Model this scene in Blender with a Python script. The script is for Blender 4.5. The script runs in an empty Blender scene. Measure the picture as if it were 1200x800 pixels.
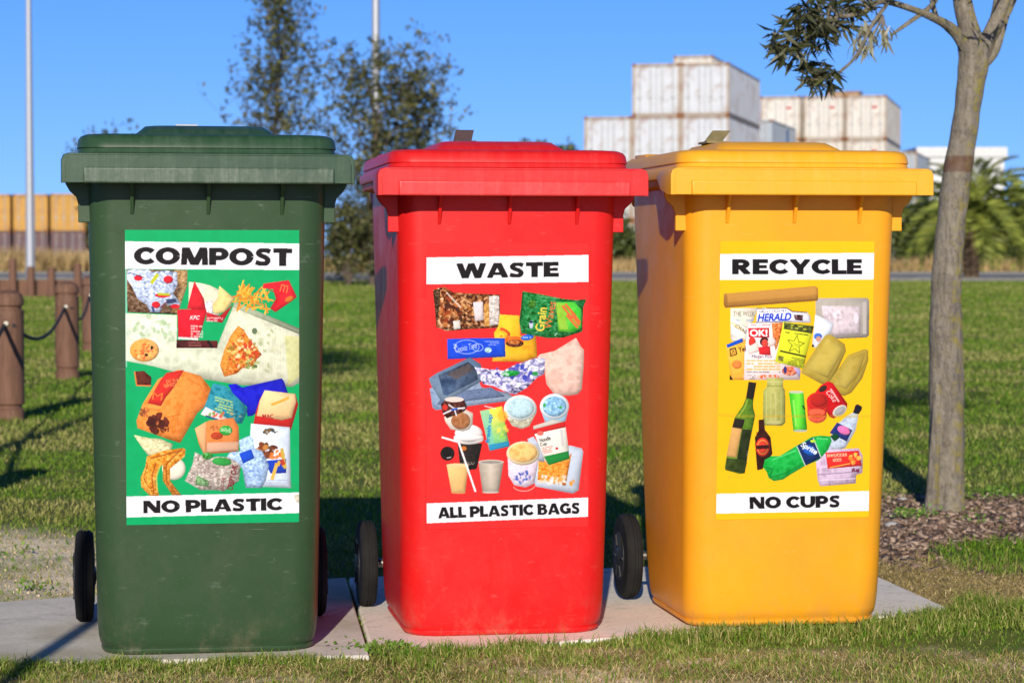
import bpy, math, random
import numpy as np
from mathutils import Vector, Matrix
R = math.radians
random.seed(7)
rng = np.random.default_rng(11)
scene = bpy.context.scene
COL = scene.collection

# ------------------------------------------------------------------ camera
FPX = 2840.0            # focal length in photo pixels (photo is 1200 x 800)
CAMH = 0.80
PITCH = math.atan(100 / FPX)
cam_d = bpy.data.cameras.new('camera')
cam = bpy.data.objects.new('camera', cam_d)
COL.objects.link(cam)
cam.location = (0, 0, CAMH)
cam.rotation_euler = (R(90) - PITCH, 0, 0)
cam_d.sensor_width = 36
cam_d.lens = FPX / 1200 * 36
cam_d.clip_start = 0.1
cam_d.clip_end = 3000
cam_d.dof.use_dof = True
cam_d.dof.focus_distance = 5.05
cam_d.dof.aperture_fstop = 9.0
scene.camera = cam

# ------------------------------------------------------------------ light
SUN_EL, SUN_AZ = 20.0, 3.1      # shadows run away from the camera, a little to the right
world = bpy.data.worlds.new('World')
scene.world = world
world.use_nodes = True
nt = world.node_tree
sky = nt.nodes.new('ShaderNodeTexSky')
sky.sky_type = 'NISHITA'
sky.sun_disc = False
sky.sun_elevation = R(SUN_EL)
sky.sun_rotation = R(180 + SUN_AZ)
sky.air_density = 1.0
sky.dust_density = 0.15
sky.ozone_density = 2.2
bg = nt.nodes['Background']
bg.inputs['Strength'].default_value = 0.11
# clear winter sky: look the colour up a little above the true direction (less horizon haze), then deepen it
tcw = nt.nodes.new('ShaderNodeTexCoord'); mpw = nt.nodes.new('ShaderNodeVectorMath'); mpw.operation = 'ADD'; mpw.inputs[1].default_value = (0, 0, 0.17)
nrw = nt.nodes.new('ShaderNodeVectorMath'); nrw.operation = 'NORMALIZE'
nt.links.new(tcw.outputs['Generated'], mpw.inputs[0]); nt.links.new(mpw.outputs[0], nrw.inputs[0]); nt.links.new(nrw.outputs[0], sky.inputs['Vector'])
hsw = nt.nodes.new('ShaderNodeHueSaturation'); hsw.inputs['Saturation'].default_value = 1.38; hsw.inputs['Value'].default_value = 1.5
nt.links.new(sky.outputs['Color'], hsw.inputs['Color'])
# deep overhead blue: darker towards the zenith, paler at the horizon
sxw = nt.nodes.new('ShaderNodeSeparateXYZ'); nt.links.new(tcw.outputs['Generated'], sxw.inputs[0])
rpw = nt.nodes.new('ShaderNodeValToRGB'); rpw.color_ramp.elements[0].position = 0.0; rpw.color_ramp.elements[0].color = (1.0, 0.80, 0.96, 1)
rpw.color_ramp.elements[1].position = 0.75; rpw.color_ramp.elements[1].color = (0.30, 0.24, 0.34, 1)
e_ = rpw.color_ramp.elements.new(0.15); e_.color = (0.80, 0.71, 1.0, 1)
nt.links.new(sxw.outputs['Z'], rpw.inputs['Fac'])
mxw = nt.nodes.new('ShaderNodeMix'); mxw.data_type = 'RGBA'; mxw.blend_type = 'MULTIPLY'; mxw.inputs[0].default_value = 1.0
nt.links.new(hsw.outputs['Color'], mxw.inputs[6]); nt.links.new(rpw.outputs['Color'], mxw.inputs[7]); nt.links.new(mxw.outputs[2], bg.inputs['Color'])
sun_d = bpy.data.lights.new('sun', 'SUN')
sun_d.energy = 4.6
sun_d.angle = R(0.55)
sun_d.color = (1.0, 0.91, 0.78)
sun = bpy.data.objects.new('sun', sun_d)
COL.objects.link(sun)
sd = Vector((math.sin(R(SUN_AZ)) * math.cos(R(SUN_EL)), math.cos(R(SUN_AZ)) * math.cos(R(SUN_EL)), -math.sin(R(SUN_EL))))
sun.rotation_euler = sd.to_track_quat('-Z', 'Y').to_euler()
scene.view_settings.view_transform = 'Standard'
scene.view_settings.look = 'None'
scene.view_settings.exposure = 0.10
scene.view_settings.gamma = 1
scene.view_settings.use_curve_mapping = False

# ------------------------------------------------------------------ photo geometry helpers
CP, SP_ = math.cos(PITCH), math.sin(PITCH)
def ray(px, py):
    a, b = px - 600.0, 400.0 - py
    return Vector((a, b * SP_ + FPX * CP, b * CP - FPX * SP_))
def P(px, py, d):
    r = ray(px, py); s = d / r.y
    return Vector((r.x * s, d, CAMH + r.z * s))
def G(px, py, z=0.0):
    r = ray(px, py); s = (z - CAMH) / r.z
    return Vector((r.x * s, r.y * s, z))
def project(p):                       # numpy world points (n,3) -> photo pixels
    dx, dy, dz = p[:, 0], p[:, 1], p[:, 2] - CAMH
    zc = dy * CP - dz * SP_
    yc = dy * SP_ + dz * CP
    return 600 + FPX * dx / zc, 400 - FPX * yc / zc

# ------------------------------------------------------------------ object helpers
def tag(o, label=None, cat=None, group=None, kind=None):
    if label: o['label'] = label
    if cat: o['category'] = cat
    if group: o['group'] = group
    if kind: o['kind'] = kind
    return o
def empty(name, loc=(0, 0, 0), rz=0.0):
    o = bpy.data.objects.new(name, None)
    COL.objects.link(o)
    o.location = loc; o.rotation_euler = (0, 0, rz)
    o.empty_display_size = 0.1
    return o
def copy_tree(o, parent=None):
    c = o.copy(); COL.objects.link(c); c.parent = parent
    for ch in [x for x in COL.objects if x.parent == o]:
        copy_tree(ch, c)
    return c
class MB:
    def __init__(self): self.v = []; self.f = []; self.m = []; self.s = []
    def add(self, vs, fs, mi=0):
        n = len(self.v)
        self.v += [tuple(p) for p in vs]
        self.f += [tuple(i + n for i in f) for f in fs]
        self.m += [mi] * len(fs)
    def box(self, c, s, rz=0.0, mi=0, M=None):
        x, y, z = s[0] / 2, s[1] / 2, s[2] / 2
        vs = [Vector((a * x, b * y, cc * z)) for cc in (-1, 1) for a, b in ((-1, -1), (1, -1), (1, 1), (-1, 1))]
        if rz: vs = [Matrix.Rotation(rz, 3, 'Z') @ v for v in vs]
        if M: vs = [M @ v for v in vs]
        self.add([v + Vector(c) for v in vs], [(3, 2, 1, 0), (4, 5, 6, 7), (0, 1, 5, 4), (1, 2, 6, 5), (2, 3, 7, 6), (3, 0, 4, 7)], mi)
    def tube(self, pts, rad, n=8, mi=0, cap=True):
        pts = [Vector(p) for p in pts]
        if not hasattr(rad, '__len__'): rad = [rad] * len(pts)
        rings = []
        up = Vector((0.13, 0.21, 0.97))
        for i, p in enumerate(pts):
            t = (pts[min(i + 1, len(pts) - 1)] - pts[max(i - 1, 0)]).normalized()
            if abs(t.dot(up)) > 0.95: up = Vector((0.9, 0.3, 0.1))
            a = t.cross(up).normalized(); b = t.cross(a).normalized()
            rings.append([p + (a * math.cos(2 * math.pi * k / n) + b * math.sin(2 * math.pi * k / n)) * rad[i] for k in range(n)])
        self.loft(rings, mi, cap)
    def loft(self, rings, mi=0, cap=True):
        n = len(rings[0]); vs = [p for r in rings for p in r]; fs = []
        for i in range(len(rings) - 1):
            for k in range(n):
                k2 = (k + 1) % n
                fs.append((i * n + k, i * n + k2, (i + 1) * n + k2, (i + 1) * n + k))
        if cap:
            fs.append(tuple(reversed(range(n)))); fs.append(tuple(range((len(rings) - 1) * n, len(rings) * n)))
        self.add(vs, fs, mi)
    def lathe(self, prof, n=24, c=(0, 0, 0), axis='z', mi=0):
        rings = []
        for r, h in prof:
            ring = []
            for k in range(n):
                a = 2 * math.pi * k / n
                if axis == 'z': q = (r * math.cos(a), r * math.sin(a), h)
                else: q = (h, r * math.cos(a), r * math.sin(a))
                ring.append(Vector(q) + Vector(c))
            rings.append(ring)
        self.loft(rings, mi)
    def prism(self, poly, y0, y1, mi=0):          # polygon in x,z extruded along y
        n = len(poly)
        vs = [(x, y0, z) for x, z in poly] + [(x, y1, z) for x, z in poly]
        fs = [tuple(range(n)), tuple(reversed(range(n, 2 * n)))] + [(i, i + n, (i + 1) % n + n, (i + 1) % n) for i in range(n)]
        self.add(vs, fs, mi)
    def build(self, name, mats, parent=None, smooth=35, bevel=0):
        me = bpy.data.meshes.new(name)
        me.from_pydata(self.v, [], self.f)
        if not isinstance(mats, (list, tuple)): mats = [mats]
        for m in mats: me.materials.append(m)
        me.polygons.foreach_set('material_index', self.m)
        import bmesh
        b = bmesh.new(); b.from_mesh(me); bmesh.ops.recalc_face_normals(b, faces=b.faces); b.to_mesh(me); b.free()
        if smooth:
            me.polygons.foreach_set('use_smooth', [True] * len(me.polygons))
            me.set_sharp_from_angle(angle=R(smooth))
        o = bpy.data.objects.new(name, me); COL.objects.link(o)
        if parent: o.parent = parent
        if bevel:
            md = o.modifiers.new('bevel', 'BEVEL'); md.width = bevel; md.segments = 3; md.limit_method = 'ANGLE'; md.angle_limit = R(35)
            md.harden_normals = False
        return o
def np_mesh(name, verts, faces, mat, parent=None, smooth=False, attrs=None, mi=None):
    """verts (n,3); faces (m,k) all of one size"""
    me = bpy.data.meshes.new(name)
    verts = np.asarray(verts, dtype=np.float32); faces = np.asarray(faces, dtype=np.int32)
    k = faces.shape[1]; m = len(faces)
    me.vertices.add(len(verts)); me.vertices.foreach_set('co', verts.ravel())
    me.loops.add(m * k); me.loops.foreach_set('vertex_index', faces.ravel())
    me.polygons.add(m); me.polygons.foreach_set('loop_start', np.arange(m, dtype=np.int32) * k)
    me.polygons.foreach_set('loop_total', np.full(m, k, dtype=np.int32))
    if smooth: me.polygons.foreach_set('use_smooth', np.ones(m, dtype=bool))
    for mm in (mat if isinstance(mat, (list, tuple)) else [mat]): me.materials.append(mm)
    if mi is not None: me.polygons.foreach_set('material_index', np.asarray(mi, dtype=np.int32))
    me.update(calc_edges=True)
    if attrs:
        for an, (typ, data) in attrs.items():
            a = me.attributes.new(an, typ, 'POINT')
            a.data.foreach_set('color' if 'COLOR' in typ else 'value', np.asarray(data, dtype=np.float32).ravel())
    o = bpy.data.objects.new(name, me); COL.objects.link(o)
    if parent: o.parent = parent
    return o

# ------------------------------------------------------------------ materials
def new_mat(name):
    m = bpy.data.materials.new(name); m.use_nodes = True
    t = m.node_tree
    return m, t, t.nodes['Principled BSDF']
def N(t, typ, **kw):
    n = t.nodes.new(typ)
    for k, v in kw.items():
        if k in n.inputs: n.inputs[k].default_value = v
        else: setattr(n, k, v)
    return n
def L(t, a, b): t.links.new(a, b)
def coords(t, scale=(1, 1, 1), kind='Object'):
    tc = N(t, 'ShaderNodeTexCoord'); mp = N(t, 'ShaderNodeMapping')
    mp.inputs['Scale'].default_value = scale
    L(t, tc.outputs[kind], mp.inputs['Vector'])
    return mp.outputs['Vector']
def noise(t, vec, scale, detail=4, rough=0.6, dist=0.0):
    n = N(t, 'ShaderNodeTexNoise', Scale=scale, Detail=detail, Roughness=rough, Distortion=dist)
    L(t, vec, n.inputs['Vector']); return n.outputs['Fac']
def ramp(t, fac, stops, interp='LINEAR'):
    r = N(t, 'ShaderNodeValToRGB'); r.color_ramp.interpolation = interp
    el = r.color_ramp.elements
    while len(el) < len(stops): el.new(0.5)
    for e, (p, c) in zip(el, stops):
        e.position = p; e.color = (c, c, c, 1) if not hasattr(c, '__len__') else (*c, 1)
    L(t, fac, r.inputs['Fac']); return r.outputs['Color']
def mixc(t, fac, a, b, mode='MIX'):
    n = N(t, 'ShaderNodeMix', data_type='RGBA', blend_type=mode)
    for s, v in ((n.inputs[0], fac), (n.inputs[6], a), (n.inputs[7], b)):
        if hasattr(v, 'is_output') or hasattr(v, 'links'): L(t, v, s)
        elif hasattr(v, '__len__'): s.default_value = (*v, 1) if len(v) == 3 else v
        else: s.default_value = v
    return n.outputs[2]
def bump(t, b, h, strength=0.3, dist=0.01):
    n = N(t, 'ShaderNodeBump', Strength=strength, Distance=dist)
    L(t, h, n.inputs['Height']); L(t, n.outputs['Normal'], b.inputs['Normal'])
def simple(name, c, rough=0.6, c2=None, scale=8, bmp=0.0, metal=0.0, sc=(1, 1, 1), bdist=0.01, spec=None):
    m, t, b = new_mat(name)
    v = coords(t, sc)
    n = noise(t, v, scale, 6, 0.65)
    c2 = c2 or tuple(x * 0.7 for x in c)
    L(t, ramp(t, n, [(0.3, c2), (0.7, c)]), b.inputs['Base Color'])
    b.inputs['Roughness'].default_value = rough
    b.inputs['Metallic'].default_value = metal
    if spec is not None: b.inputs['Specular IOR Level'].default_value = spec
    if bmp: bump(t, b, n, bmp, bdist)
    return m
def plastic(name, c, scuff, worn=0.35, rough=0.42, fade=None, sd=0.0):
    """moulded bin plastic: slight colour drift, scratches, grime"""
    m, t, b = new_mat(name)
    tc = N(t, 'ShaderNodeTexCoord'); obj = tc.outputs['Object']
    def mp(s, rot=(0, 0, 0), loc=(sd, sd * 2, sd * 3)):
        q = N(t, 'ShaderNodeMapping'); q.inputs['Scale'].default_value = s; q.inputs['Rotation'].default_value = rot; q.inputs['Location'].default_value = loc
        L(t, obj, q.inputs['Vector']); return q.outputs['Vector']
    base = mixc(t, ramp(t, noise(t, mp((1, 1, 1)), 4, 5, 0.6), [(0.35, 0.0), (0.7, 1.0)]), c, tuple(x * 0.86 + 0.006 for x in c))
    # scratches in three directions: very stretched thresholded noise masked by patches
    scr = None
    for i, rot in enumerate(((0, R(24), 0), (0, R(82), 0), (0, R(-42), 0))):
        s = noise(t, mp((9, 9, 330), rot, (sd + i, sd, i)), 1.0, 2, 0.5)
        k = ramp(t, s, [(0.68, 0.0), (0.76, 1.0)])
        msk = ramp(t, noise(t, mp((1, 1, 1), (0, 0, 0), (i * 3.3 + sd, 0, i)), 9, 2, 0.5), [(0.55, 0.0), (0.68, 1.0)])
        k = mixc(t, 1.0, k, msk, 'MULTIPLY')
        scr = k if scr is None else mixc(t, 1.0, scr, k, 'LIGHTEN')
    col = mixc(t, mixc(t, 1.0, scr, (worn,) * 3, 'MULTIPLY'), base, scuff)
    # small rub patches
    rub = ramp(t, noise(t, mp((1, 1, 2.2), (0, 0, 0), (5 + sd, 1, 2)), 26, 6, 0.75), [(0.60, 0.0), (0.74, 1.0)])
    col = mixc(t, mixc(t, 1.0, rub, (worn * 0.5,) * 3, 'MULTIPLY'), col, scuff)
    # grime specks + low dust
    dirt = ramp(t, noise(t, mp((1, 1, 1), (0, 0, 0), (9, 3 + sd, 1)), 60, 3, 0.7), [(0.70, 0.0), (0.8, 0.5)])
    col = mixc(t, dirt, col, tuple(x * 0.35 for x in c))
    # brownish grime: splashes near the base and a few rubbed smudges
    sz_ = N(t, 'ShaderNodeSeparateXYZ'); L(t, obj, sz_.inputs[0])
    low = ramp(t, sz_.outputs['Z'], [(0.0, 0.28), (0.08, 0.05), (0.5, 0.0)])
    gs = ramp(t, noise(t, mp((1, 1, 0.6), (0, 0, 0), (sd, 7, 4)), 17, 6, 0.8), [(0.48, 0.0), (0.62, 1.0)])
    col = mixc(t, mixc(t, 1.0, low, gs, 'MULTIPLY'), col, (0.26, 0.20, 0.13))
    sm = ramp(t, noise(t, mp((1.3, 1, 0.8), (0, 0, 0), (sd + 3, 2, 8)), 6.5, 6, 0.85), [(0.66, 0.0), (0.76, 0.45)])
    col = mixc(t, sm, col, tuple(x * 0.4 + 0.01 for x in c))
    L(t, col, b.inputs['Base Color'])
    rr = ramp(t, noise(t, mp((1, 1, 1)), 14, 6, 0.7), [(0.3, rough - 0.07), (0.7, rough + 0.12)])
    L(t, rr, b.inputs['Roughness']); b.inputs['Specular IOR Level'].default_value = 0.28
    bump(t, b, noise(t, mp((1, 1, 1)), 11, 3, 0.5), 0.10, 0.006)
    return m
def lid_plastic(name, c, chalk, amt, rough=0.42):
    """lid: like the body but with chalky, streaked wear on it"""
    m, t, b = new_mat(name)
    v = coords(t)
    streak = ramp(t, noise(t, coords(t, (70, 8, 5)), 1.0, 4, 0.7), [(0.35, 0.0), (0.75, 1.0)])
    patch = ramp(t, noise(t, v, 22, 6, 0.8), [(0.40, 0.15), (0.68, 1.0)])
    k = mixc(t, 1.0, mixc(t, 1.0, streak, patch, 'MULTIPLY'), (amt,) * 3, 'MULTIPLY')
    base = mixc(t, noise(t, v, 6, 4), c, tuple(x * 0.85 for x in c))
    col = mixc(t, k, base, chalk)
    sc = ramp(t, noise(t, coords(t, (14, 14, 300)), 1.0, 2), [(0.70, 0.0), (0.78, 0.5 * min(1, amt * 2))])
    col = mixc(t, sc, col, chalk)
    d = ramp(t, noise(t, coords(t, (9, 9, 60)), 1.2, 5, 0.8), [(0.62, 0.0), (0.74, 0.55)])
    col = mixc(t, d, col, tuple(x * 0.45 for x in c))
    L(t, col, b.inputs['Base Color'])
    b.inputs['Roughness'].default_value = rough; b.inputs['Specular IOR Level'].default_value = 0.38
    bump(t, b, noise(t, v, 16, 4), 0.12, 0.004)
    return m
# ------------------------------------------------------------------ ground
GZ = -0.045
def vnoise(x, y, s, seed=0):
    """smooth value noise, numpy, roughly 0..1"""
    r = np.random.default_rng(seed); T = r.random((64, 64))
    x = x * s; y = y * s
    xi = np.floor(x).astype(int); yi = np.floor(y).astype(int); fx = x - xi; fy = y - yi
    fx = fx * fx * (3 - 2 * fx); fy = fy * fy * (3 - 2 * fy)
    a = T[xi % 64, yi % 64]; b_ = T[(xi + 1) % 64, yi % 64]; c = T[xi % 64, (yi + 1) % 64]; d = T[(xi + 1) % 64, (yi + 1) % 64]
    return (a * (1 - fx) + b_ * fx) * (1 - fy) + (c * (1 - fx) + d * fx) * fy
def fbm(x, y, s, seed=0, o=4):
    v = 0; a = 0.5; tot = 0
    for i in range(o):
        v = v + a * vnoise(x, y, s * 2 ** i, seed + i); tot += a; a *= 0.55
    return v / tot
def sstep(a, b, x):
    t = np.clip((x - a) / (b - a), 0.0, 1.0); return t * t * (3 - 2 * t)
def gp(x, y):
    return project(np.stack([x, y, np.full_like(x, GZ)], 1))
def ell(px, py, cx, cy, rx, ry, soft=0.5):
    q = np.sqrt(((px - cx) / rx) ** 2 + ((py - cy) / ry) ** 2)
    return 1 - sstep(1 - soft, 1 + soft, q)
def masks(x, y):
    """sand, mulch, straw coverage of the real ground (world x, y)"""
    yy = np.maximum(y, 3.0)
    px, py = gp(x, yy)
    n = fbm(x, y, 3.0, 3) - 0.5; n2 = fbm(x, y, 9.0, 8) - 0.5
    w = n * 0.9 + n2 * 0.5
    near = (y < 12).astype(float)
    sand = ell(px, py, 20, 668, 115, 42, 0.45) * (0.95 + w * 1.5)
    fr = sstep(758, 780, py + w * 30) * sstep(480, 700, px + w * 220)
    fr = np.maximum(fr, sstep(795, 815, py + w * 34) * 0.6) * (0.15 + 0.85 * sstep(.36, .58, fbm(x, y, 6.0, 71)))
    sand = np.maximum(sand, fr)
    sand = np.maximum(sand, ell(px, py, 1150, 606, 90, 10, 0.4) * (0.9 + w))
    mulch = ell(px, py, 1120, 625, 190, 42, 0.25) * (1 + w * 0.6)
    straw = ell(px, py, 1115, 688, 118, 38, 0.3) * (1 + w * .8)
    tuft = ell(px, py, 1190, 655, 105, 22, 0.3)
    mulch = mulch * (1 - tuft); straw = straw * (1 - tuft * 0.8)
    dry = np.clip(sstep(0.48, 0.66, fbm(x, y * 1.6, 0.8, 21)) * 0.8 + sstep(.5, .7, fbm(x, y, 3.1, 91)) * .5, 0, 1)
    return np.clip(sand, 0, 1) * near, np.clip(mulch, 0, 1) * near, np.clip(straw, 0, 1) * near, dry, tuft * near
def zground(x, y):
    nr = np.exp(-np.maximum(y - 5, 0) / 6.0)
    line = np.where(x < -0.28, 4.98, 4.98 + 0.386 * (x + 0.28))
    up = (0.022 - 0.014 * sstep(-0.36, -0.22, x)) * sstep(line + 0.10, line + 0.05, y)
    return GZ + up + (fbm(x, y, 2.2, 31) - 0.5) * 0.02 * nr + (fbm(x, y, 12.0, 33) - 0.5) * 0.010 * nr
xs = np.concatenate([[-1500, -700, -300, -120, -60, -30, -16, -9, -6, -4], np.arange(-3.0, 3.001, 0.03), [4, 6, 9, 16, 30, 60, 120, 300, 700, 1500]])
ys = np.concatenate([[-400, -100, -30, -8, 0, 2, 3, 3.6], np.arange(4.0, 9.5, 0.03), np.arange(9.5, 16, 0.12), np.geomspace(16.2, 90, 50), [110, 140, 200, 400, 900, 2500]])
X, Y = np.meshgrid(xs, ys); nx, ny = len(xs), len(ys)
fx, fy = X.ravel(), Y.ravel()
sa, mu, st, dr, tf = masks(fx, fy)
Z = zground(fx, fy)
ii = np.arange(nx * ny).reshape(ny, nx)
F = np.stack([ii[:-1, :-1], ii[:-1, 1:], ii[1:, 1:], ii[1:, :-1]], -1).reshape(-1, 4)
m_ground, t, b = new_mat('lawn_soil')
v = coords(t)
def attr(t, n): a = N(t, 'ShaderNodeAttribute', attribute_name=n); return a.outputs['Fac']
fine = noise(t, v, 55, 6, 0.7); mid = noise(t, v, 3.0, 5, 0.6); big = noise(t, v, 0.35, 4, 0.6)
g1 = mixc(t, ramp(t, mid, [(0.35, 0.0), (0.65, 1.0)]), (0.10, 0.16, 0.02), (0.18, 0.20, 0.05))
g1 = mixc(t, ramp(t, big, [(0.4, 0.0), (0.62, 0.7)]), g1, (0.15, 0.14, 0.05))
g1 = mixc(t, ramp(t, fine, [(0.3, 0.55), (0.6, 0.0)]), g1, (0.03, 0.04, 0.012))
sandc = mixc(t, fine, (0.80, 0.66, 0.45), (0.95, 0.84, 0.64))
mulc = mixc(t, ramp(t, fine, [(0.35, 0.0), (0.6, 1.0)]), (0.06, 0.035, 0.022), (0.17, 0.105, 0.07))
strc = mixc(t, fine, (0.50, 0.34, 0.16), (0.75, 0.56, 0.32))
c = mixc(t, attr(t, 'straw'), g1, strc); c = mixc(t, attr(t, 'mulch'), c, mulc); c = mixc(t, attr(t, 'sand'), c, sandc)
L(t, c, b.inputs['Base Color']); b.inputs['Roughness'].default_value = 0.95; b.inputs['Specular IOR Level'].default_value = 0.1
bump(t, b, fine, 0.35, 0.012)
g = np_mesh('ground', np.stack([fx, fy, Z], 1), F, m_ground, smooth=True, attrs={'sand': ('FLOAT', sa), 'mulch': ('FLOAT', mu), 'straw': ('FLOAT', st)})
tag(g, kind='structure')

# road behind the lawn, kerb, line
road_m = simple('asphalt', (0.22, 0.22, 0.23), 0.9, (0.17, 0.17, 0.175), 30)
mb = MB(); mb.box((0, 97.5, GZ + 0.004 - 0.1), (900, 30, 0.2)); tag(mb.build('road', road_m), kind='structure')
kerb_m = simple('kerb_concrete', (0.20, 0.195, 0.18), 0.9)
for yk in (82.35, 112.65):
    mb = MB(); mb.box((0, yk, GZ + 0.03), (900, 0.3, 0.18)); tag(mb.build('kerb', kerb_m, bevel=0.02), kind='structure')
line_m = simple('road_paint', (0.7, 0.7, 0.68), 0.8)
mb = MB()
for k in range(-12, 13): mb.box((k * 9.0, 97.5, GZ + 0.008), (3.5, 0.12, 0.004))
tag(mb.build('road_marking', line_m), kind='structure')

# concrete pad: two slabs
def slab(name, pts, top, mat, bt=-0.14):
    bm_ = MB()
    n = len(pts)
    vs = [(p.x, p.y, bt) for p in pts] + [(p.x, p.y, top) for p in pts]
    bm_.add(vs, [tuple(range(n)), tuple(range(n, 2 * n))] + [(i, (i + 1) % n, (i + 1) % n + n, i + n) for i in range(n)])
    return tag(bm_.build(name, mat, bevel=0.006), kind='structure')
def concrete(name, c1, c2, moss):
    m, t, b = new_mat(name); v = coords(t)
    f = noise(t, v, 90, 5, 0.75); md = noise(t, v, 7, 5, 0.65); bgn = noise(t, v, 2.3, 3)
    c = mixc(t, ramp(t, md, [(0.3, 0.0), (0.7, 1.0)]), c1, c2)
    c = mixc(t, ramp(t, f, [(0.32, 0.5), (0.5, 0.0)]), c, tuple(x * 0.6 for x in c1))
    c = mixc(t, ramp(t, bgn, [(0.42, 0.0), (0.66, moss)]), c, (0.36, 0.30, 0.17))
    c = mixc(t, ramp(t, noise(t, coords(t, (1, 1, 1)), 3.7, 7, 0.85, 1.2), [(0.55, 0.0), (0.62, 0.35)]), c, (0.22, 0.20, 0.17))
    sp = ramp(t, noise(t, v, 260, 2), [(0.66, 0.0), (0.72, 0.6)])
    c = mixc(t, sp, c, (0.12, 0.11, 0.10))
    L(t, c, b.inputs['Base Color']); b.inputs['Roughness'].default_value = 0.88
    bump(t, b, f, 0.35, 0.004); return m
TL, TR = -0.014, -0.030
mc_l = concrete('weathered_concrete', (0.60, 0.56, 0.48), (0.76, 0.71, 0.61), 0.65)
mc_r = concrete('pale_concrete', (0.82, 0.76, 0.66), (0.92, 0.86, 0.76), 0.15)
PADL = [G(-260, 782, TL), G(433, 767, TL), G(405.5, 676, TL), G(-120, 713, TL)]
PADR = [G(437, 768.5, TR), G(1119, 715, TR), G(985, 655, TR), G(409, 676, TR)]
slab('concrete_pad', PADL, TL, mc_l); slab('concrete_pad', PADR, TR, mc_r)
def inpoly(x, y, poly):
    ins = np.zeros(len(x), bool); n = len(poly); j = n - 1
    for i in range(n):
        xi, yi, xj, yj = poly[i].x, poly[i].y, poly[j].x, poly[j].y
        c = ((yi > y) != (yj > y)) & (x < (xj - xi) * (y - yi) / (yj - yi + 1e-12) + xi)
        ins ^= c; j = i
    return ins

# ------------------------------------------------------------------ shipping containers
def painted(name, c, rust=0.5, rsc=1.6):
    m, t, b = new_mat(name); v = coords(t)
    n = noise(t, v, 0.9, 7, 0.75); f = noise(t, coords(t, (6, 6, 0.7)), 1, 5, 0.7)
    col = mixc(t, ramp(t, f, [(0.35, 0.35), (0.62, 0.0)]), c, tuple(x * 0.72 for x in c))
    col = mixc(t, ramp(t, n, [(0.50, 0.0), (0.62, rust)]), col, (0.28, 0.13, 0.06))
    L(t, col, b.inputs['Base Color']); b.inputs['Roughness'].default_value = 0.6; return m
M_cw = painted('white_container_paint', (0.56, 0.59, 0.62), 0.5)
M_cf = painted('rusty_container_frame', (0.42, 0.36, 0.29), 0.95)
M_cw2 = painted('cream_container_paint', (0.64, 0.61, 0.54), 0.5)
M_cg = painted('grey_container_paint', (0.36, 0.42, 0.48), 0.3)
M_cy = painted('yellow_container_paint', (0.52, 0.27, 0.035), 0.6)
M_cm = painted('maroon_container_paint', (0.10, 0.05, 0.06), 0.4)
M_rust = simple('rusted_corner', (0.30, 0.13, 0.05), 0.9, (0.16, 0.07, 0.03), 3)
M_rod = simple('container_rod', (0.45, 0.45, 0.44), 0.5)
M_mark_r = simple('red_marking', (0.6, 0.06, 0.05), 0.6); M_mark_b = simple('blue_marking', (0.03, 0.22, 0.6), 0.6)
def container_proto(body_m, frame_m, length=12.19, h=2.60, marks=None):
    w = 2.44; hw = w / 2
    root = empty('shipping_container')
    mb = MB()                                     # corrugated box behind the doors
    n = int(length / 0.14); pr = [(0, 0), (0.035, 1), (0.07, 1), (0.105, 0)]
    for sx in (-1, 1):
        vs = []; fs = []
        k = 0; yv = 0.12
        while yv < length - 0.1:
            for dy, dp in ((0, 0), (0.06, 1), (0.14, 1), (0.20, 0)):
                xx = sx * (hw - 0.02 - 0.036 * dp)
                vs += [(xx, yv + dy, 0.15), (xx, yv + dy, h - 0.1)]
            yv += 0.28
        for i in range(len(vs) // 2 - 1): fs.append((2 * i, 2 * i + 2, 2 * i + 3, 2 * i + 1))
        mb.add(vs, fs)
    mb.box((0, length / 2, h - 0.05), (w - 0.16, length - 0.16, 0.06)); mb.box((0, length / 2, 0.12), (w - 0.16, length - 0.16, 0.1))
    mb.box((0, length - 0.08, h / 2), (w - 0.2, 0.06, h - 0.2))
    mb.build('body', body_m, root, smooth=0)
    fr = MB(); p = 0.13
    for sx in (-1, 1):
        for yy in (p / 2, length - p / 2): fr.box((sx * (hw - p / 2), yy, h / 2), (p, p, h))
        fr.box((sx * (hw - p / 2), length / 2, h - 0.06), (p * 0.8, length - 2 * p, 0.1)); fr.box((sx * (hw - p / 2), length / 2, 0.07), (p * 0.8, length - 2 * p, 0.13))
    for yy in (p / 2, length - p / 2):
        for zz in (0.07, h - 0.06): fr.box((0, yy, zz), (w - 2 * p, p * 0.9, 0.12))
    for sx in (-1, 1):
        for yy in (0.08, length - 0.08):
            for zz in (0.06, h - 0.06): fr.box((sx * (hw - 0.09), yy, zz), (0.185, 0.19, 0.14), mi=1)
    fr.build('frame', [frame_m, M_rust], root, smooth=0)
    for sx in (-1, 1):
        d = MB(); dw = hw - p - 0.015
        d.box((sx * (dw / 2 + 0.008), 0.075, h / 2), (dw, 0.05, h - 0.3))
        for q in range(4): d.box((sx * (dw / 2 + 0.008), 0.045, 0.45 + q * (h - 0.85) / 3), (dw - 0.12, 0.02, 0.30))
        dr_ = d.build('door', body_m, root, smooth=0)
        for fx_ in (0.28, 0.78):
            r_ = MB(); r_.tube([(sx * dw * fx_, 0.02, 0.12), (sx * dw * fx_, 0.02, h - 0.1)], 0.03, 6)
            r_.box((sx * dw * fx_, 0.02, 0.9), (0.2, 0.05, 0.1)); r_.build('lock_bar', M_rod, dr_, smooth=0)
    if marks:
        mk = MB()
        for (x, z, a, c) in marks: mk.box((x, 0.015, z), (a, 0.008, c))
        mk.build('marking', M_mark_r, root, smooth=0)
    return root
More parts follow.
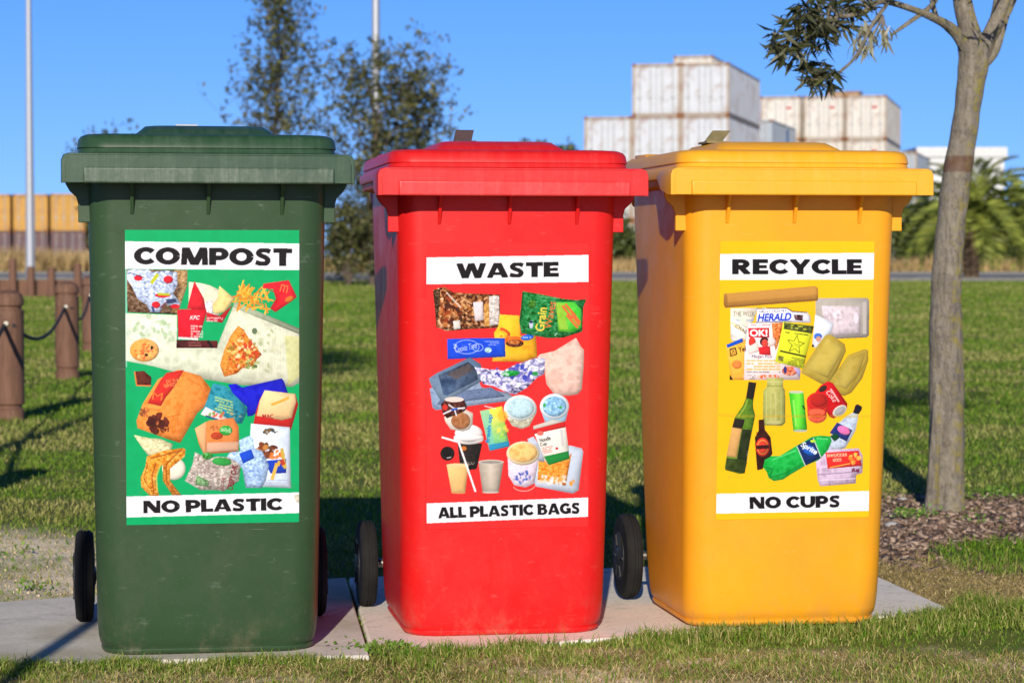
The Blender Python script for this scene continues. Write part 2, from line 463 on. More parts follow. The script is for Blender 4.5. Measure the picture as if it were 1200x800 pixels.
def col_stack(proto, px, d0, yaw, rows, h, labels, group, used=[None]):
    out = []
    base = P(px, 300, d0)
    for (r, lab) in zip(rows, labels):
        if not proto.get('taken'): o = proto; proto['taken'] = 1
        else: o = copy_tree(proto)
        o.location = (base.x, d0 + base.z * 0, r * h + GZ + 0.02); o.rotation_euler = (0, 0, -yaw)
        tag(o, lab, 'container', group); out.append(o)
    return out
YA = R(13)
ga = 'white containers stacked beyond the yellow bin'
pA = container_proto(M_cw, M_cf)
ord_ = ['bottom', 'second', 'third', 'top']
for ci, (xc, nrow, nm) in enumerate(((712, 3, 'lower left column'), (768.5, 4, 'middle column'), (825.5, 4, 'tall column'))):
    labs = []
    for r_ in range(nrow):
        lev = 'topmost' if r_ == nrow - 1 else ['lowest', 'second up', 'third up'][r_]
        side = ['of the short left column in the near block', 'of the centre column in the near block', 'of the tall right column in the near block'][ci]
        labs.append('rusty white container, %s %s' % (lev, side))
    col_stack(pA, xc, 122 + (xc - 768) * -0.0 + (ci - 1) * -0.55, YA, range(nrow), 2.62, labs, ga)
# one more, on a taller column behind
pT = container_proto(M_cw2, M_cf)
col_stack(pT, 812, 148, YA, range(5), 2.6, ['cream container, %s in the column behind the near block' % s for s in ('lowest', 'second up', 'third up', 'fourth up')] + ['cream container peeking over the near block, highest of all'], 'cream containers behind the white block')
# long grey containers running back on the right of the white block
pG = container_proto(M_cg, M_cg)
mk = MB(); mk.box((1.222, 6.2, 1.5), (0.006, 0.9, 1.7)); mk.build('marking', M_mark_b, pG)
col_stack(pG, 879, 136.5, R(14.5), range(3), 2.93, ['grey container with a blue panel, %s of the grey column' % s for s in ('lowest', 'middle one', 'topmost')], 'grey containers beside the white block')
# right cluster
gb = 'white containers stacked behind the tree trunk side'
pB = container_proto(M_cw2, M_cf, marks=[(0.5, 1.9, 0.3, 0.14)])
for ci, xc in enumerate((914, 964.5, 1014)):
    side = ['left', 'middle', 'right'][ci]
    col_stack(pB, xc, 146 - ci * 0.5, YA, range(4), 2.6, ['cream container, %s of the %s column in the farther block' % (lv, side) for lv in ('lowest', 'second from the ground', 'third from the ground', 'topmost')], gb)
pC = container_proto(M_cg, M_cf)
col_stack(pC, 1052, 163, R(14), range(3), 2.6, ['pale grey container %s beyond the farther white block' % s for s in ('lowest', 'in the middle', 'on top')], 'grey containers beyond the farther block')
mb = MB(); mb.box((0, 0, 0.2), (1.9, 2.0, 0.4)); mb.box((0, 0, 0.41), (2.1, 2.2, 0.05))
for q in (-1, 1): mb.box((q * .7, -1.02, 0.2), (0.1, 0.05, 0.38))
bx_ = mb.build('generator_box', painted('brown_box_paint', (0.34, 0.22, 0.11), 0.8)); q_ = P(990, 113, 149); bx_.location = (q_.x, 149, 4 * 2.6 + GZ + 0.03); bx_.rotation_euler = (0, 0, -YA)
tag(bx_, 'brown box lying on the roof of the farther white block', 'box')
# yellow and maroon containers, left
gy = 'yellow over maroon containers at the left edge'
pY = container_proto(M_cy, M_cy, 6.06); pM = container_proto(M_cm, M_cm, 6.06)
k = 0
for xc in (-52, -8, 36, 80, 124):
    nm = ['off the left edge', 'cut by the left edge', 'left of the thin pole', 'right of the thin pole', 'hidden behind the green bin'][k]
    col_stack(pY, xc, 173 - (k == 3) * 1.5, R(-4) + k * 0.01, [1], 2.62, ['yellow container on top of a maroon one, %s' % nm], gy)
    col_stack(pM, xc, 173 - (k == 3) * 1.5, R(-4) + k * 0.01, [0], 2.62, ['dark maroon container under a yellow one, %s' % nm], gy); k += 1
# white warehouse far right
w_ = empty('warehouse', P(1108, 300, 205) * 1.0); w_.location.z = GZ
mb = MB(); mb.box((0, 0, 4.45), (7.0, 14, 8.9)); mb.build('wall', simple('warehouse_cladding', (0.68, 0.69, 0.68), 0.7, (0.60, 0.61, 0.61), 2, sc=(8, 8, 0.2)), w_, smooth=0)
mb = MB(); mb.prism([(-3.7, 8.902), (3.7, 8.902), (3.7, 9.7), (-3.7, 9.7)], -7.2, 7.2); mb.build('roof', simple('warehouse_roof', (0.72, 0.72, 0.70), 0.6), w_, smooth=0)
mb = MB(); mb.box((1.0, -7.05, 2.2), (4, 0.08, 4.4)); mb.build('door', M_cg, w_, smooth=0)
tag(w_, 'plain white warehouse wall far behind the palms', 'warehouse')

# ------------------------------------------------------------------ lamp poles
m_galv = simple('galvanised_steel', (0.40, 0.42, 0.45), 0.45, (0.42, 0.44, 0.47), 6, metal=0.35)
def lamp_post(px, d, r0, r1, h, lab, side):
    p = P(px, 300, d); o = empty('lamp_post', (p.x, d, GZ))
    mb = MB(); mb.lathe([(r0 * 1.9, 0), (r0 * 1.9, 0.04), (r0, 0.05), (r0, 1.2), (r1, h)], 16); mb.build('pole', m_galv, o)
    mb = MB(); mb.tube([(0, 0, h - 0.1), (side * 0.5, 0, h + 0.35), (side * 2.0, 0, h + 0.5)], 0.05, 8); mb.build('arm', m_galv, o)
    mb = MB(); mb.loft([[Vector((side * (2.0 + dx), yy * wd, h + 0.5 + zz)) for yy, zz in ((-0.13, 0), (0.13, 0), (0.11, 0.1), (-0.11, 0.1))] for dx, wd in ((-0.1, 0.5), (0.1, 1), (0.6, 1), (0.75, 0.5))])
    mb.build('lamp_head', m_galv, o, bevel=0.01)
    tag(o, lab, 'lamp post', 'lamp posts beyond the lawn')
lamp_post(441, 75, 0.17, 0.10, 12, 'thick grey steel lamp post rising behind the leafy tree', 1)
lamp_post(35.5, 90, 0.17, 0.075, 14, 'thin grey steel lamp post in front of the yellow containers', -1)

# ------------------------------------------------------------------ leaves / trees helpers
def leaf_mat(name, c1, c2, back=None, rough=0.5):
    m, t, b = new_mat(name)
    gi = N(t, 'ShaderNodeNewGeometry')
    col = ramp(t, gi.outputs['Random Per Island'], [(0.0, c1), (0.75, c2), (1.0, tuple(x * 1.5 for x in c2))])
    if back: col = mixc(t, gi.outputs['Backfacing'], col, back)
    L(t, col, b.inputs['Base Color']); b.inputs['Roughness'].default_value = rough
    tr = N(t, 'ShaderNodeBsdfTranslucent'); L(t, col, tr.inputs['Color'])
    mx = N(t, 'ShaderNodeMixShader'); mx.inputs[0].default_value = 0.25
    L(t, b.outputs[0], mx.inputs[1]); L(t, tr.outputs[0], mx.inputs[2]); L(t, mx.outputs[0], t.nodes['Material Output'].inputs['Surface'])
    return m
def leaves(centers, dirs, length, width, curl=0.15):
    """lanceolate leaves: 6 verts, 2 quads each; numpy arrays"""
    n = len(centers)
    d = dirs / np.linalg.norm(dirs, axis=1, keepdims=True)
    r = rng.normal(size=(n, 3)); s = np.cross(d, r); s /= np.linalg.norm(s, axis=1, keepdims=True)
    u = np.cross(s, d)
    l = length[:, None]; w = width[:, None]
    base = centers
    v = [base - s * w * 0.12, base + s * w * 0.12,
         base + d * l * 0.5 - s * w * 0.5 + u * l * curl * 0.4, base + d * l * 0.5 + s * w * 0.5 + u * l * curl * 0.4,
         base + d * l - s * w * 0.05 - u * l * curl * 0.3, base + d * l + s * w * 0.05 - u * l * curl * 0.3]
    V = np.stack(v, 1).reshape(-1, 3)
    k = np.arange(n)[:, None] * 6
    Fc = np.concatenate([k + np.array([0, 1, 3, 2]), k + np.array([2, 3, 5, 4])])
    return V, Fc
def branchy_tree(name, px, d, top_py, halfw_fn, leader, lab, cat, leafm, barkm, nl, seed, base_py=None, lsize=0.12, group=None, low=0.3, tr_r=0.09, jit=0.10):
    """slender young tree: leader with upswept side branches, leaves clumped along them"""
    r = np.random.default_rng(seed); rr = random.Random(seed)
    p = P(px, 300, d); top = P(px, top_py, d).z
    o = empty(name, (p.x, d, GZ))
    tr = MB(); H = top - GZ
    lead = [Vector((math.sin(i * 0.9) * 0.05 * i * 0.3, math.cos(i * 1.3) * 0.05, H * i / 12)) for i in range(13)]
    tr.tube(lead, [tr_r * (1 - i / 13.5) + 0.008 for i in range(13)], 8)
    br = []
    cents = []
    nb = 46
    for k in range(nb):
        f = low + (0.97 - low) * k / nb; z0 = H * f
        i = min(int(f * 12), 11); q0 = lead[i].lerp(lead[i + 1], f * 12 - i)
        hw = halfw_fn(f) * rr.uniform(0.55, 1.1)
        a = k * 2.4 + rr.uniform(-0.4, 0.4); dirv = Vector((math.cos(a), math.sin(a), 0))
        pts = [q0 + dirv * hw * s + Vector((0, 0, hw * (0.75 * s + 0.35 * s * s))) + Vector((rr.uniform(-.05, .05), rr.uniform(-.05, .05), 0)) for s in (0, 0.33, 0.66, 1)]
        tr.tube(pts, [0.03 * (1 - f) + 0.01, 0.02 * (1 - f) + 0.008, 0.01, 0.005], 5)
        for s in range(3):
            for w in range(5):
                t_ = (w + rr.random()) / 5
                if s == 0 and t_ < 0.4: continue
                c = pts[s].lerp(pts[s + 1], t_); off = Vector((rr.gauss(0, 1), rr.gauss(0, 1), rr.gauss(0, 1))) * hw * 0.20
                cents.append(c + off)
                if w % 2 == 0: tr.tube([c, c + off], 0.006, 3)
    tr.build('trunk', barkm, o)
    cents = np.array([list(c) for c in cents]); idx = r.integers(0, len(cents), nl)
    C = cents[idx] + r.normal(size=(nl, 3)) * jit
    D = r.normal(size=(nl, 3)) + np.array([0, 0, 0.3])
    V, Fc = leaves(C, D, r.uniform(0.6, 1.2, nl) * lsize, r.uniform(0.35, 0.6, nl) * lsize)
    np_mesh('crown', V, Fc, leafm, o)
    tag(o, lab, cat, group); return o
M_bark_d = simple('dark_bark', (0.12, 0.09, 0.065), 0.9)
M_leaf_bg = leaf_mat('olive_leaves', (0.035, 0.050, 0.012), (0.14, 0.14, 0.045))
branchy_tree('tree', 325, 70, -34, lambda f: 0.35 + 2.15 * (1 - f) ** 0.8, None, 'tall slender tree with a pointed leafy top behind the green bin', 'tree', M_leaf_bg, M_bark_d, 3500, 3, group='young trees beyond the lawn', lsize=0.18)
branchy_tree('tree', 436, 69, 84, lambda f: 1.0 + 1.15 * math.sin(math.pi * min(1, f * 0.9 + .05)), None, 'round crowned leafy tree between the green and red bins', 'tree', M_leaf_bg, M_bark_d, 4600, 5, group='young trees beyond the lawn', lsize=0.18, low=0.06)
branchy_tree('tree', 486, 71, 92, lambda f: 0.3 + 1.1 * math.sin(math.pi * min(1, f * 0.9)), None, 'smaller leafy tree just right of the thick lamp post', 'tree', M_leaf_bg, M_bark_d, 2900, 6, group='young trees beyond the lawn', lsize=0.18)
branchy_tree('tree', 120, 72, 196, lambda f: 0.15 + 1.2 * f * f, None, 'low tree with its leafy tip at the left end of the green lid', 'tree', M_leaf_bg, M_bark_d, 3500, 8, group='young trees beyond the lawn', lsize=0.18)
branchy_tree('tree', 600 - 2.45 * 437, 6.5, -1700, lambda f: 0.35 + 0.5 * math.sin(math.pi * min(1, f)), None, 'young tree standing just out of frame beyond the left bollards, shading the lawn', 'tree', M_leaf_bg, M_bark_d, 3800, 31, lsize=0.085, low=0.66, tr_r=0.05, jit=0.06)
M_leaf_dk = leaf_mat('dark_leaves', (0.035, 0.06, 0.012), (0.11, 0.14, 0.03))
branchy_tree('tree', 628, 116, 184, lambda f: 0.5 + 1.6 * (1 - f) ** 0.6, None, 'far dark tree whose tip shows left over the red lid', 'tree', M_leaf_dk, M_bark_d, 6000, 9, group='far dark trees', lsize=0.3)
branchy_tree('tree', 656, 118, 186, lambda f: 0.5 + 2.0 * (1 - f) ** 0.6, None, 'far dark tree whose tip shows right over the red lid', 'tree', M_leaf_dk, M_bark_d, 7000, 10, group='far dark trees', lsize=0.3)
def shrub(px, d, wid, h, lab, seed, lm=None, n=3500, ls=0.25):
    r = np.random.default_rng(seed); p = P(px, 300, d)
    o = empty('shrub', (p.x, d, GZ))
    st_ = MB()
    rr = random.Random(seed); tips = []
    for k in range(16):
        a = rr.uniform(0, 6.28); q = rr.uniform(0.2, 0.95)
        e = Vector((math.cos(a) * wid * 0.5 * q, math.sin(a) * wid * 0.5 * q, h * rr.uniform(0.45, 0.92) * (1 - 0.3 * q)))
        st_.tube([(0, 0, 0), e * 0.5 + Vector((0, 0, 0.1 * h)), e], [0.05, 0.03, 0.012], 5); tips.append(e)
        tips.append(e * 0.6)
    st_.build('stem', M_bark_d, o)
    T = np.array([list(e) for e in tips]); C = T[r.integers(0, len(T), n)] + r.normal(size=(n, 3)) * np.array([wid * 0.11, wid * 0.11, h * 0.11])
    C[:, 2] = np.abs(C[:, 2]) + 0.05
    V, Fc = leaves(C, r.normal(size=(n, 3)), r.uniform(0.6, 1.2, n) * ls, r.uniform(0.4, 0.7, n) * ls)
    np_mesh('foliage', V, Fc, lm or M_leaf_dk, o); tag(o, lab, 'shrub', 'dark shrubs across the road')
shrub(408, 69, 2.1, 3.3, 'low leafy shrub in the gap between the green and red bins', 12, M_leaf_bg, 3600, 0.14)
shrub(724, 122, 3.0, 3.1, 'dark shrub seen in the gap between the red and yellow bins', 1)
shrub(1066, 121, 2.6, 4.6, 'tall dark shrub just right of the yellow lid', 2, n=5000)
shrub(1096, 124, 3.0, 3.6, 'dark shrub directly behind the lichened trunk', 3)
shrub(1185, 126, 3.6, 3.2, 'dark shrub at the right edge behind the palms', 4, n=5000)
shrub(1150, 130, 3.4, 4.0, 'dark shrub between the two palms', 5, n=4500)
shrub(690, 128, 3.0, 2.4, 'dark shrub hidden low behind the red bin', 6)
# palms
M_palm = leaf_mat('palm_leaves', (0.09, 0.13, 0.016), (0.32, 0.36, 0.06))
M_ptrunk = simple('palm_trunk', (0.14, 0.09, 0.05), 0.95, (0.06, 0.04, 0.025), 9, bmp=0.6, bdist=0.05)
def palm(px, d, h, fl, lab, seed):
    rr = random.Random(seed); p = P(px, 300, d); o = empty('palm_tree', (p.x, d, GZ))
    tk = MB(); prof = []
    for i in range(22): prof.append((0.26 + 0.05 * (i % 2) + 0.08 * (i > 17), h * i / 21))
    tk.lathe(prof, 12); tk.build('trunk', M_ptrunk, o)
    V, Fc = [], []
    stems = MB(); cs, ds, ls = [], [], []
    nf = 46
    for k in range(nf):
        a = k * 2.4; el = R(85 - 105 * (k / nf) ** 0.8) ; L_ = fl * rr.uniform(0.85, 1.1)
        pos = Vector((0, 0, h)); pts = [pos.copy()]; e = el
        for s in range(10):
            pos = pos + Vector((math.cos(a) * math.cos(e), math.sin(a) * math.cos(e), math.sin(e))) * L_ / 10
            e -= R(6.5 + 4 * s / 10); pts.append(pos.copy())
        stems.tube(pts, [0.035 - 0.003 * i for i in range(11)], 4)
        side = Vector((-math.sin(a), math.cos(a), 0))
        for s in range(52):
            f = 0.12 + 0.88 * s / 52; i = min(int(f * 10), 9); c = pts[i].lerp(pts[i + 1], f * 10 - i); tan = (pts[i + 1] - pts[i]).normalized()
            ll = 0.52 * math.sin(math.pi * (0.15 + 0.8 * f)) ** 0.6 * fl / 2.6
            for sg in (-1, 1):
                dd = (side * sg * 0.8 + tan * 0.75 + Vector((0, 0, 0.25))).normalized()
                cs.append(list(c)); ds.append(list(dd)); ls.append(ll)
    ls = np.array(ls); V, Fc = leaves(np.array(cs), np.array(ds), ls, ls * 0.06 + 0.012, 0.05)
    cr = np_mesh('crown', V, Fc, M_palm, o); stems.build('frond_rib', M_palm, o)
    tag(o, lab, 'palm tree', 'palms beyond the lawn')
palm(1138, 84, 2.3, 3.0, 'short trunked green palm just right of the lichened tree trunk', 4)
palm(1212, 88, 2.1, 2.9, 'green palm cut off by the right edge', 9)
# dry grass bank beyond the road (one mass)
def blade_mesh(px_, py_, z_, h, w, lean, az=None):
    n = len(px_); a = rng.uniform(0, 2 * np.pi, n) if az is None else az
    face = rng.uniform(0, 2 * np.pi, n)
    dx, dy = np.cos(a), np.sin(a); sx, sy = np.cos(face), np.sin(face)
    B = np.stack([px_, py_, z_], 1); S = np.stack([sx, sy, 0 * sx], 1); D = np.stack([dx, dy, 0 * dx], 1)
    up = np.array([0, 0, 1.0])
    h_ = h[:, None]; w_ = w[:, None]; l_ = lean[:, None]
    m = B + D * h_ * l_ * 0.35 + up * h_ * 0.55
    tp = B + D * h_ * l_ + up * h_ * (1 - 0.35 * l_)
    V = np.stack([B - S * w_ / 2, B + S * w_ / 2, m + S * w_ * 0.4, m - S * w_ * 0.4, tp], 1).reshape(-1, 3)
    k = np.arange(n)[:, None] * 5
    T = np.concatenate([k + [0, 1, 2], k + [0, 2, 3], k + [3, 2, 4]])
    return V, T
M_dry = leaf_mat('dry_grass_blades', (0.30, 0.20, 0.08), (0.58, 0.42, 0.19), rough=0.8)
n = 42000
gx = rng.uniform(-34, 34, n); gy = rng.uniform(115.5, 124, n)
hh = (0.55 + 0.75 * fbm(gx, gy, 0.45, 5)) * rng.uniform(0.6, 1.1, n) * (1 + 0.45 * (gx < -15))
V, T = blade_mesh(gx, gy, np.full(n, GZ), hh, rng.uniform(0.03, 0.06, n), rng.uniform(0.1, 0.8, n))
tag(np_mesh('dry_grass', V, T, M_dry), 'bank of straw coloured tussock grass beyond the road', 'grass', kind='stuff')

# ------------------------------------------------------------------ far timber edging at left
M_tim = simple('brown_timber', (0.20, 0.10, 0.06), 0.85, (0.11, 0.055, 0.035), 3, sc=(6, 6, 0.8), bmp=0.3)
e0 = P(-60, 300, 50).x; e1 = P(112, 300, 50).x
mb = MB(); mb.box(((e0 + e1) / 2, 50, 0.14), (e1 - e0, 0.08, 0.34)); tag(mb.build('timber_edging', M_tim, bevel=0.01), 'low brown timber edging across the far left of the lawn', 'edging')
for i, (xx, tp) in enumerate(((17, 303), (38, 312), (62, 313), (93, 309), (-6, 308))):
    hp = P(xx, tp, 50).z - GZ; q = P(xx, 300, 50)
    mb = MB(); mb.lathe([(0.085, 0), (0.085, hp - 0.08), (0.06, hp)], 10)
    o = mb.build('fence_post', M_tim); o.location = (q.x, 49.82, GZ)
    lab = ['taller far post just left of the thin lamp post', 'far post right behind the thin lamp post line', 'far short post left of the near round bollard', 'far post touching the green bin edge', 'far post cut by the left edge'][i]
    tag(o, lab, 'post', 'small posts along the far timber edging')

# ------------------------------------------------------------------ bollards and ropes
M_bol, t, b = new_mat('stained_round_timber')
v = coords(t, (9, 9, 1.1)); nn = noise(t, v, 4, 6, 0.7, 0.6); n2 = noise(t, coords(t), 9, 4)
c = mixc(t, ramp(t, nn, [(0.3, 0.0), (0.7, 1.0)]), (0.090, 0.042, 0.024), (0.21, 0.105, 0.062))
c = mixc(t, ramp(t, n2, [(0.55, 0.0), (0.75, 0.5)]), c, (0.26, 0.16, 0.11))
L(t, c, b.inputs['Base Color']); b.inputs['Roughness'].default_value = 0.8; bump(t, b, nn, 0.5, 0.006)
M_rope = simple('black_rope', (0.02, 0.02, 0.02), 0.8, bmp=0.5, scale=90)
M_zinc = simple('zinc_bolt', (0.5, 0.48, 0.4), 0.4, metal=0.8)
bpos = [(-1.98, 7.7), (G(10, 492, GZ).x, G(10, 492, GZ).y), (G(79, 444, GZ).x, G(79, 444, GZ).y), (G(107, 412, GZ).x, G(107, 412, GZ).y), (-3.75, 23.8)]
broot = empty('bollard')
mb = MB(); r_ = 0.082
mb.lathe([(r_, -0.05), (r_, 0.055), (r_ - 0.012, 0.062), (r_ - 0.012, 0.078), (r_, 0.085), (r_, 0.565), (r_ - 0.012, 0.572), (r_ - 0.012, 0.585), (r_, 0.592), (r_, 0.625), (r_ * 0.85, 0.652), (r_ * 0.45, 0.668), (0.004, 0.672)], 28); mb.build('post', M_bol, broot)
mb = MB(); mb.lathe([(0.012, -0.095), (0.012, -0.08), (0.005, -0.079)], 10, axis='x'); bo = mb.build('rope_eye', M_zinc, broot); bo.rotation_euler = (0, 0, R(90)); bo.location = (0.01, 0.0, 0.50)
blabs = ['round brown timber bollard standing just outside the left edge', 'nearest round brown bollard, cut by the left edge', 'round brown bollard with domed top just left of the green bin', 'round brown bollard half hidden by the green bin edge', 'round brown bollard wholly behind the green bin']
for i, (bx, by) in enumerate(bpos):
    o = broot if i == 0 else copy_tree(broot)
    o.location = (bx, by, GZ); tag(o, blabs[i], 'bollard', 'roped bollards along the left of the lawn')
rl = ['black rope from the off-frame bollard to the nearest one', 'black rope sagging between the two bollards left of the green bin', 'black rope running from the domed bollard behind the green bin', 'black rope wholly behind the green bin']
for i in range(4):
    a = Vector((*bpos[i], 0.49 + GZ)) + Vector((-0.0, -0.092, 0)); c_ = Vector((*bpos[i + 1], 0.49 + GZ)) + Vector((0, -0.092, 0))
    a.x += 0.045; a.y += 0.02
    pts = [a.lerp(c_, s / 18) - Vector((0, 0, 0.13 * 4 * (s / 18) * (1 - s / 18))) for s in range(19)]
    mb = MB(); mb.tube(pts, 0.011, 8); tag(mb.build('rope', M_rope), rl[i], 'rope', 'ropes strung between the bollards')
# ------------------------------------------------------------------ wheelie bins
YF0, YF1, ZT = -0.215, -0.264, 0.93          # front wall: bottom y, top y, top z
def rrect(hw, yf, yb, r, z, n=6, rb=None):
    rb = rb or r; pts = []
    for cx, cy, a0, rr_ in ((hw - r, yf + r, -90, r), (hw - rb, yb - rb, 0, rb), (-hw + rb, yb - rb, 90, rb), (-hw + r, yf + r, 180, r)):
        for k in range(n + 1):
            a = R(a0 + 90 * k / n); pts.append(Vector((cx + rr_ * math.cos(a), cy + rr_ * math.sin(a), z)))
    return pts
def wall(z):
    f = z / ZT
    return 0.225 + 0.015 * f, YF0 + (YF1 - YF0) * f
ZS = 1.016
def make_bin(pos, yaw, mat_body, mat_lid, mat_grip, rot_tab, mats, lid_w=1.0):
    M_tyre, M_hub, M_tab, M_axle = mats
    root = empty('wheelie_bin', pos, yaw); root.scale = (1, 1, ZS)
    # body
    mb = MB(); rings = []
    for z, ins in ((0.0, 0.014), (0.004, 0.009), (0.009, 0.0065), (0.012, 0.007), (0.013, 0.0095), (0.016, 0.0090), (0.021, 0.005), (0.036, 0.002), (0.065, 0.0)):
        hw, yf = wall(z); rings.append(rrect(hw - ins, yf + ins, 0.253 - ins, 0.067, z))
    for z in (0.12, 0.20, 0.235, 0.27, 0.35, 0.5, 0.7, 0.9, 0.925):
        hw, yf = wall(z)
        yb = 0.255 + 0.090 * z / 0.93
        rings.append(rrect(hw, yf, yb, 0.052 + 0.016 * math.exp(-z / 0.22), z))
    for z, o_ in ((0.962, 0.0), (0.964, 0.004), (0.968, 0.022), (0.984, 0.024), (0.986, 0.020)):
        hw, yf = wall(0.95); rings.append(rrect(hw + o_, yf - o_, 0.345 + o_ * 0.5, 0.055, z))
    mb.loft(rings)
    body = mb.build('body', mat_body, root, smooth=50)
    # gussets under the rim
    for gx in (-0.152, 0.0, 0.148):
        g = MB(); hw, yf = wall(0.93); t_ = 0.0035
        _, y2 = wall(0.885)
        vs = [(gx + s * t_, y, z) for s in (-1, 1) for y, z in ((yf - 0.038, 0.963), (yf + 0.004, 0.963), (y2 + 0.004, 0.884), (y2 - 0.002, 0.884))]
        g.add(vs, [(0, 1, 2, 3), (7, 6, 5, 4), (0, 4, 5, 1), (1, 5, 6, 2), (2, 6, 7, 3), (3, 7, 4, 0)])
        g.build('rim_rib', mat_body, root, bevel=0.001)
    for s in (-1, 1):
        g = MB()
        poly = [(s * 0.232, 0.962), (s * 0.284, 0.962), (s * 0.284, 0.944), (s * 0.276, 0.930), (s * 0.263, 0.918), (s * 0.259, 0.905), (s * 0.259, 0.868), (s * 0.232, 0.868)]
        g.prism(poly, -0.225, -0.213); g.build('rim_bracket', mat_body, root, bevel=0.0015)
    # lid ----------------------------------------------------------
    lid = MB(); rings = []
    for z, hw, yf, yb, r in ((0.981, 0.262, -0.300, 0.355, 0.05), (0.983, 0.266, -0.312, 0.365, 0.055), (0.996, 0.268, -0.316, 0.368, 0.06), (1.002, 0.2655, -0.312, 0.366, 0.06), (1.004, 0.259, -0.302, 0.362, 0.06),
                             (1.012, 0.2575, -0.298, 0.360, 0.06), (1.014, 0.2605, -0.300, 0.360, 0.06), (1.030, 0.258, -0.296, 0.356, 0.06), (1.037, 0.253, -0.288, 0.348, 0.058), (1.041, 0.244, -0.276, 0.336, 0.055), (1.0425, 0.225, -0.255, 0.320, 0.05), (1.044, 0.1, -0.1, 0.180, 0.05)):
        rings.append(rrect(hw, yf, yb, r, z, 7))
    lid.loft(rings)
    lo = lid.build('lid', mat_lid, root, smooth=40)
    lo.scale = (lid_w, 1, 1)
    # front lip / grip that flares beyond the lid
    lp = MB()
    def lipring(y, hw, z0, z1):
        r = 0.014
        return [Vector((-hw, y, z0)), Vector((hw, y, z0)), Vector((hw, y, z1 - r)), Vector((hw - r * .3, y, z1 - r * .3)), Vector((hw - r, y, z1)), Vector((-hw + r, y, z1)), Vector((-hw + r * .3, y, z1 - r * .3)), Vector((-hw, y, z1 - r))]
    lp.loft([lipring(-0.334, 0.276, 0.9435, 0.998), lipring(-0.3425, 0.281, 0.9435, 0.997)][::-1] + [lipring(-0.334, 0.289, 0.9435, 1.0005), lipring(-0.31, 0.291, 0.9435, 1.002), lipring(-0.23, 0.289, 0.956, 1.002), lipring(-0.13, 0.273, 0.978, 1.0015), lipring(-0.06, 0.262, 0.985, 1.000)])
    lp.build('lid_lip', mat_lid, lo, bevel=0.003)
    bd = MB()
    bw = 0.247
    bd.prism([(-bw, 0.9425), (bw, 0.9425), (bw, 0.9735), (-bw, 0.9735)], -0.3505, -0.338)
    bd.build('lid_grip', mat_grip, lo, bevel=0.0035)
    # raised panel on the lid top
    dm = MB(); rings = []
    for z, hw, y0, y1 in ((1.040, 0.150, -0.16, 0.24), (1.046, 0.146, -0.155, 0.235), (1.060, 0.130, -0.12, 0.22), (1.066, 0.124, -0.10, 0.21), (1.068, 0.112, -0.08, 0.19), (1.069, 0.05, 0.0, 0.1)):
        rings.append(rrect(hw, y0, y1, 0.03, z, 4))
    dm.loft(rings); dm.build('lid_panel', mat_lid, lo, smooth=50)
    # hinge bosses and rear shoulders
    for s in (-1, 1):
        h = MB(); h.lathe([(0.004, -0.028), (0.024, -0.026), (0.026, 0.0), (0.024, 0.026), (0.004, 0.028)], 16, c=(s * 0.20, 0.372, 1.022), axis='x')
        h.build('hinge_boss', mat_lid, lo)
        h = MB(); h.loft([[Vector((s * 0.2 + dx * 0.022, yy, zz)) for yy, zz in ((0.22, 1.040), (0.36, 1.036), (0.36, 1.054), (0.24, 1.052))] for dx in (-1, 1)]); h.build('hinge_strap', mat_lid, lo, bevel=0.004)
    hd = MB(); hd.tube([(-0.225, 0.33, 0.94), (-0.225, 0.395, 0.985), (-0.22, 0.415, 1.0), (0.22, 0.415, 1.0), (0.225, 0.395, 0.985), (0.225, 0.33, 0.94)], 0.0145, 12)
    hd.build('handle', mat_body, root)
    # metal tab bolted to the lid
    tb = MB()
    if rot_tab == 'flat':
        tb.box((-0.035, 0.06, 1.0725), (0.048, 0.10, 0.006))
    else:
        tx, lean, tw, hh = rot_tab
        vs = []
        for yy in (0.10, 0.104):
            vs += [(tx - tw / 2, yy, 1.062), (tx + tw / 2, yy, 1.062), (tx + tw / 2 + lean, yy + 0.02, 1.069 + hh), (tx - tw / 2 + lean, yy + 0.02, 1.069 + hh)]
        tb.add(vs, [(0, 1, 2, 3), (7, 6, 5, 4), (0, 4, 5, 1), (1, 5, 6, 2), (2, 6, 7, 3), (3, 7, 4, 0)])
        tb.box((tx, 0.06, 1.0715), (tw + 0.006, 0.085, 0.005))
    tb.build('lid_tab', M_tab, lo, bevel=0.001)
    # wheels
    ax = MB(); ax.lathe([(0.0105, -0.262), (0.0105, 0.262)], 14, c=(0, 0.285, 0.1), axis='x'); ax.build('axle', M_axle, root)
    for s in (-1, 1):
        w = MB(); x0 = s * 0.258
        w.lathe([(0.030, -0.018), (0.062, -0.0215), (0.078, -0.0205), (0.093, -0.019), (0.0985, -0.013), (0.1, -0.0075), (0.1, -0.0035), (0.0975, -0.003), (0.0975, -0.001), (0.1, -0.0005), (0.1, 0.0035), (0.0975, 0.004), (0.0975, 0.006), (0.1, 0.0065), (0.1, 0.008), (0.0985, 0.013), (0.093, 0.019), (0.078, 0.0205), (0.062, 0.0215), (0.030, 0.018)], 44, c=(x0, 0.285, 0.1), axis='x')
        wo = w.build('wheel', M_tyre, root)
        hb = MB(); hb.lathe([(0.004, -0.026), (0.018, -0.025), (0.022, -0.0225), (0.058, -0.0222), (0.0585, 0.0222), (0.022, 0.0225), (0.018, 0.025), (0.004, 0.026)], 28, c=(x0, 0.285, 0.1), axis='x')
        for k in range(6):
            a = k * math.pi / 3; hb.box((x0 + s * 0.0235, 0.285 + 0.04 * math.cos(a), 0.1 + 0.04 * math.sin(a)), (0.004, 0.028, 0.006), M=Matrix.Rotation(-a, 3, 'X').inverted())
        hb.build('hub', M_hub, wo)
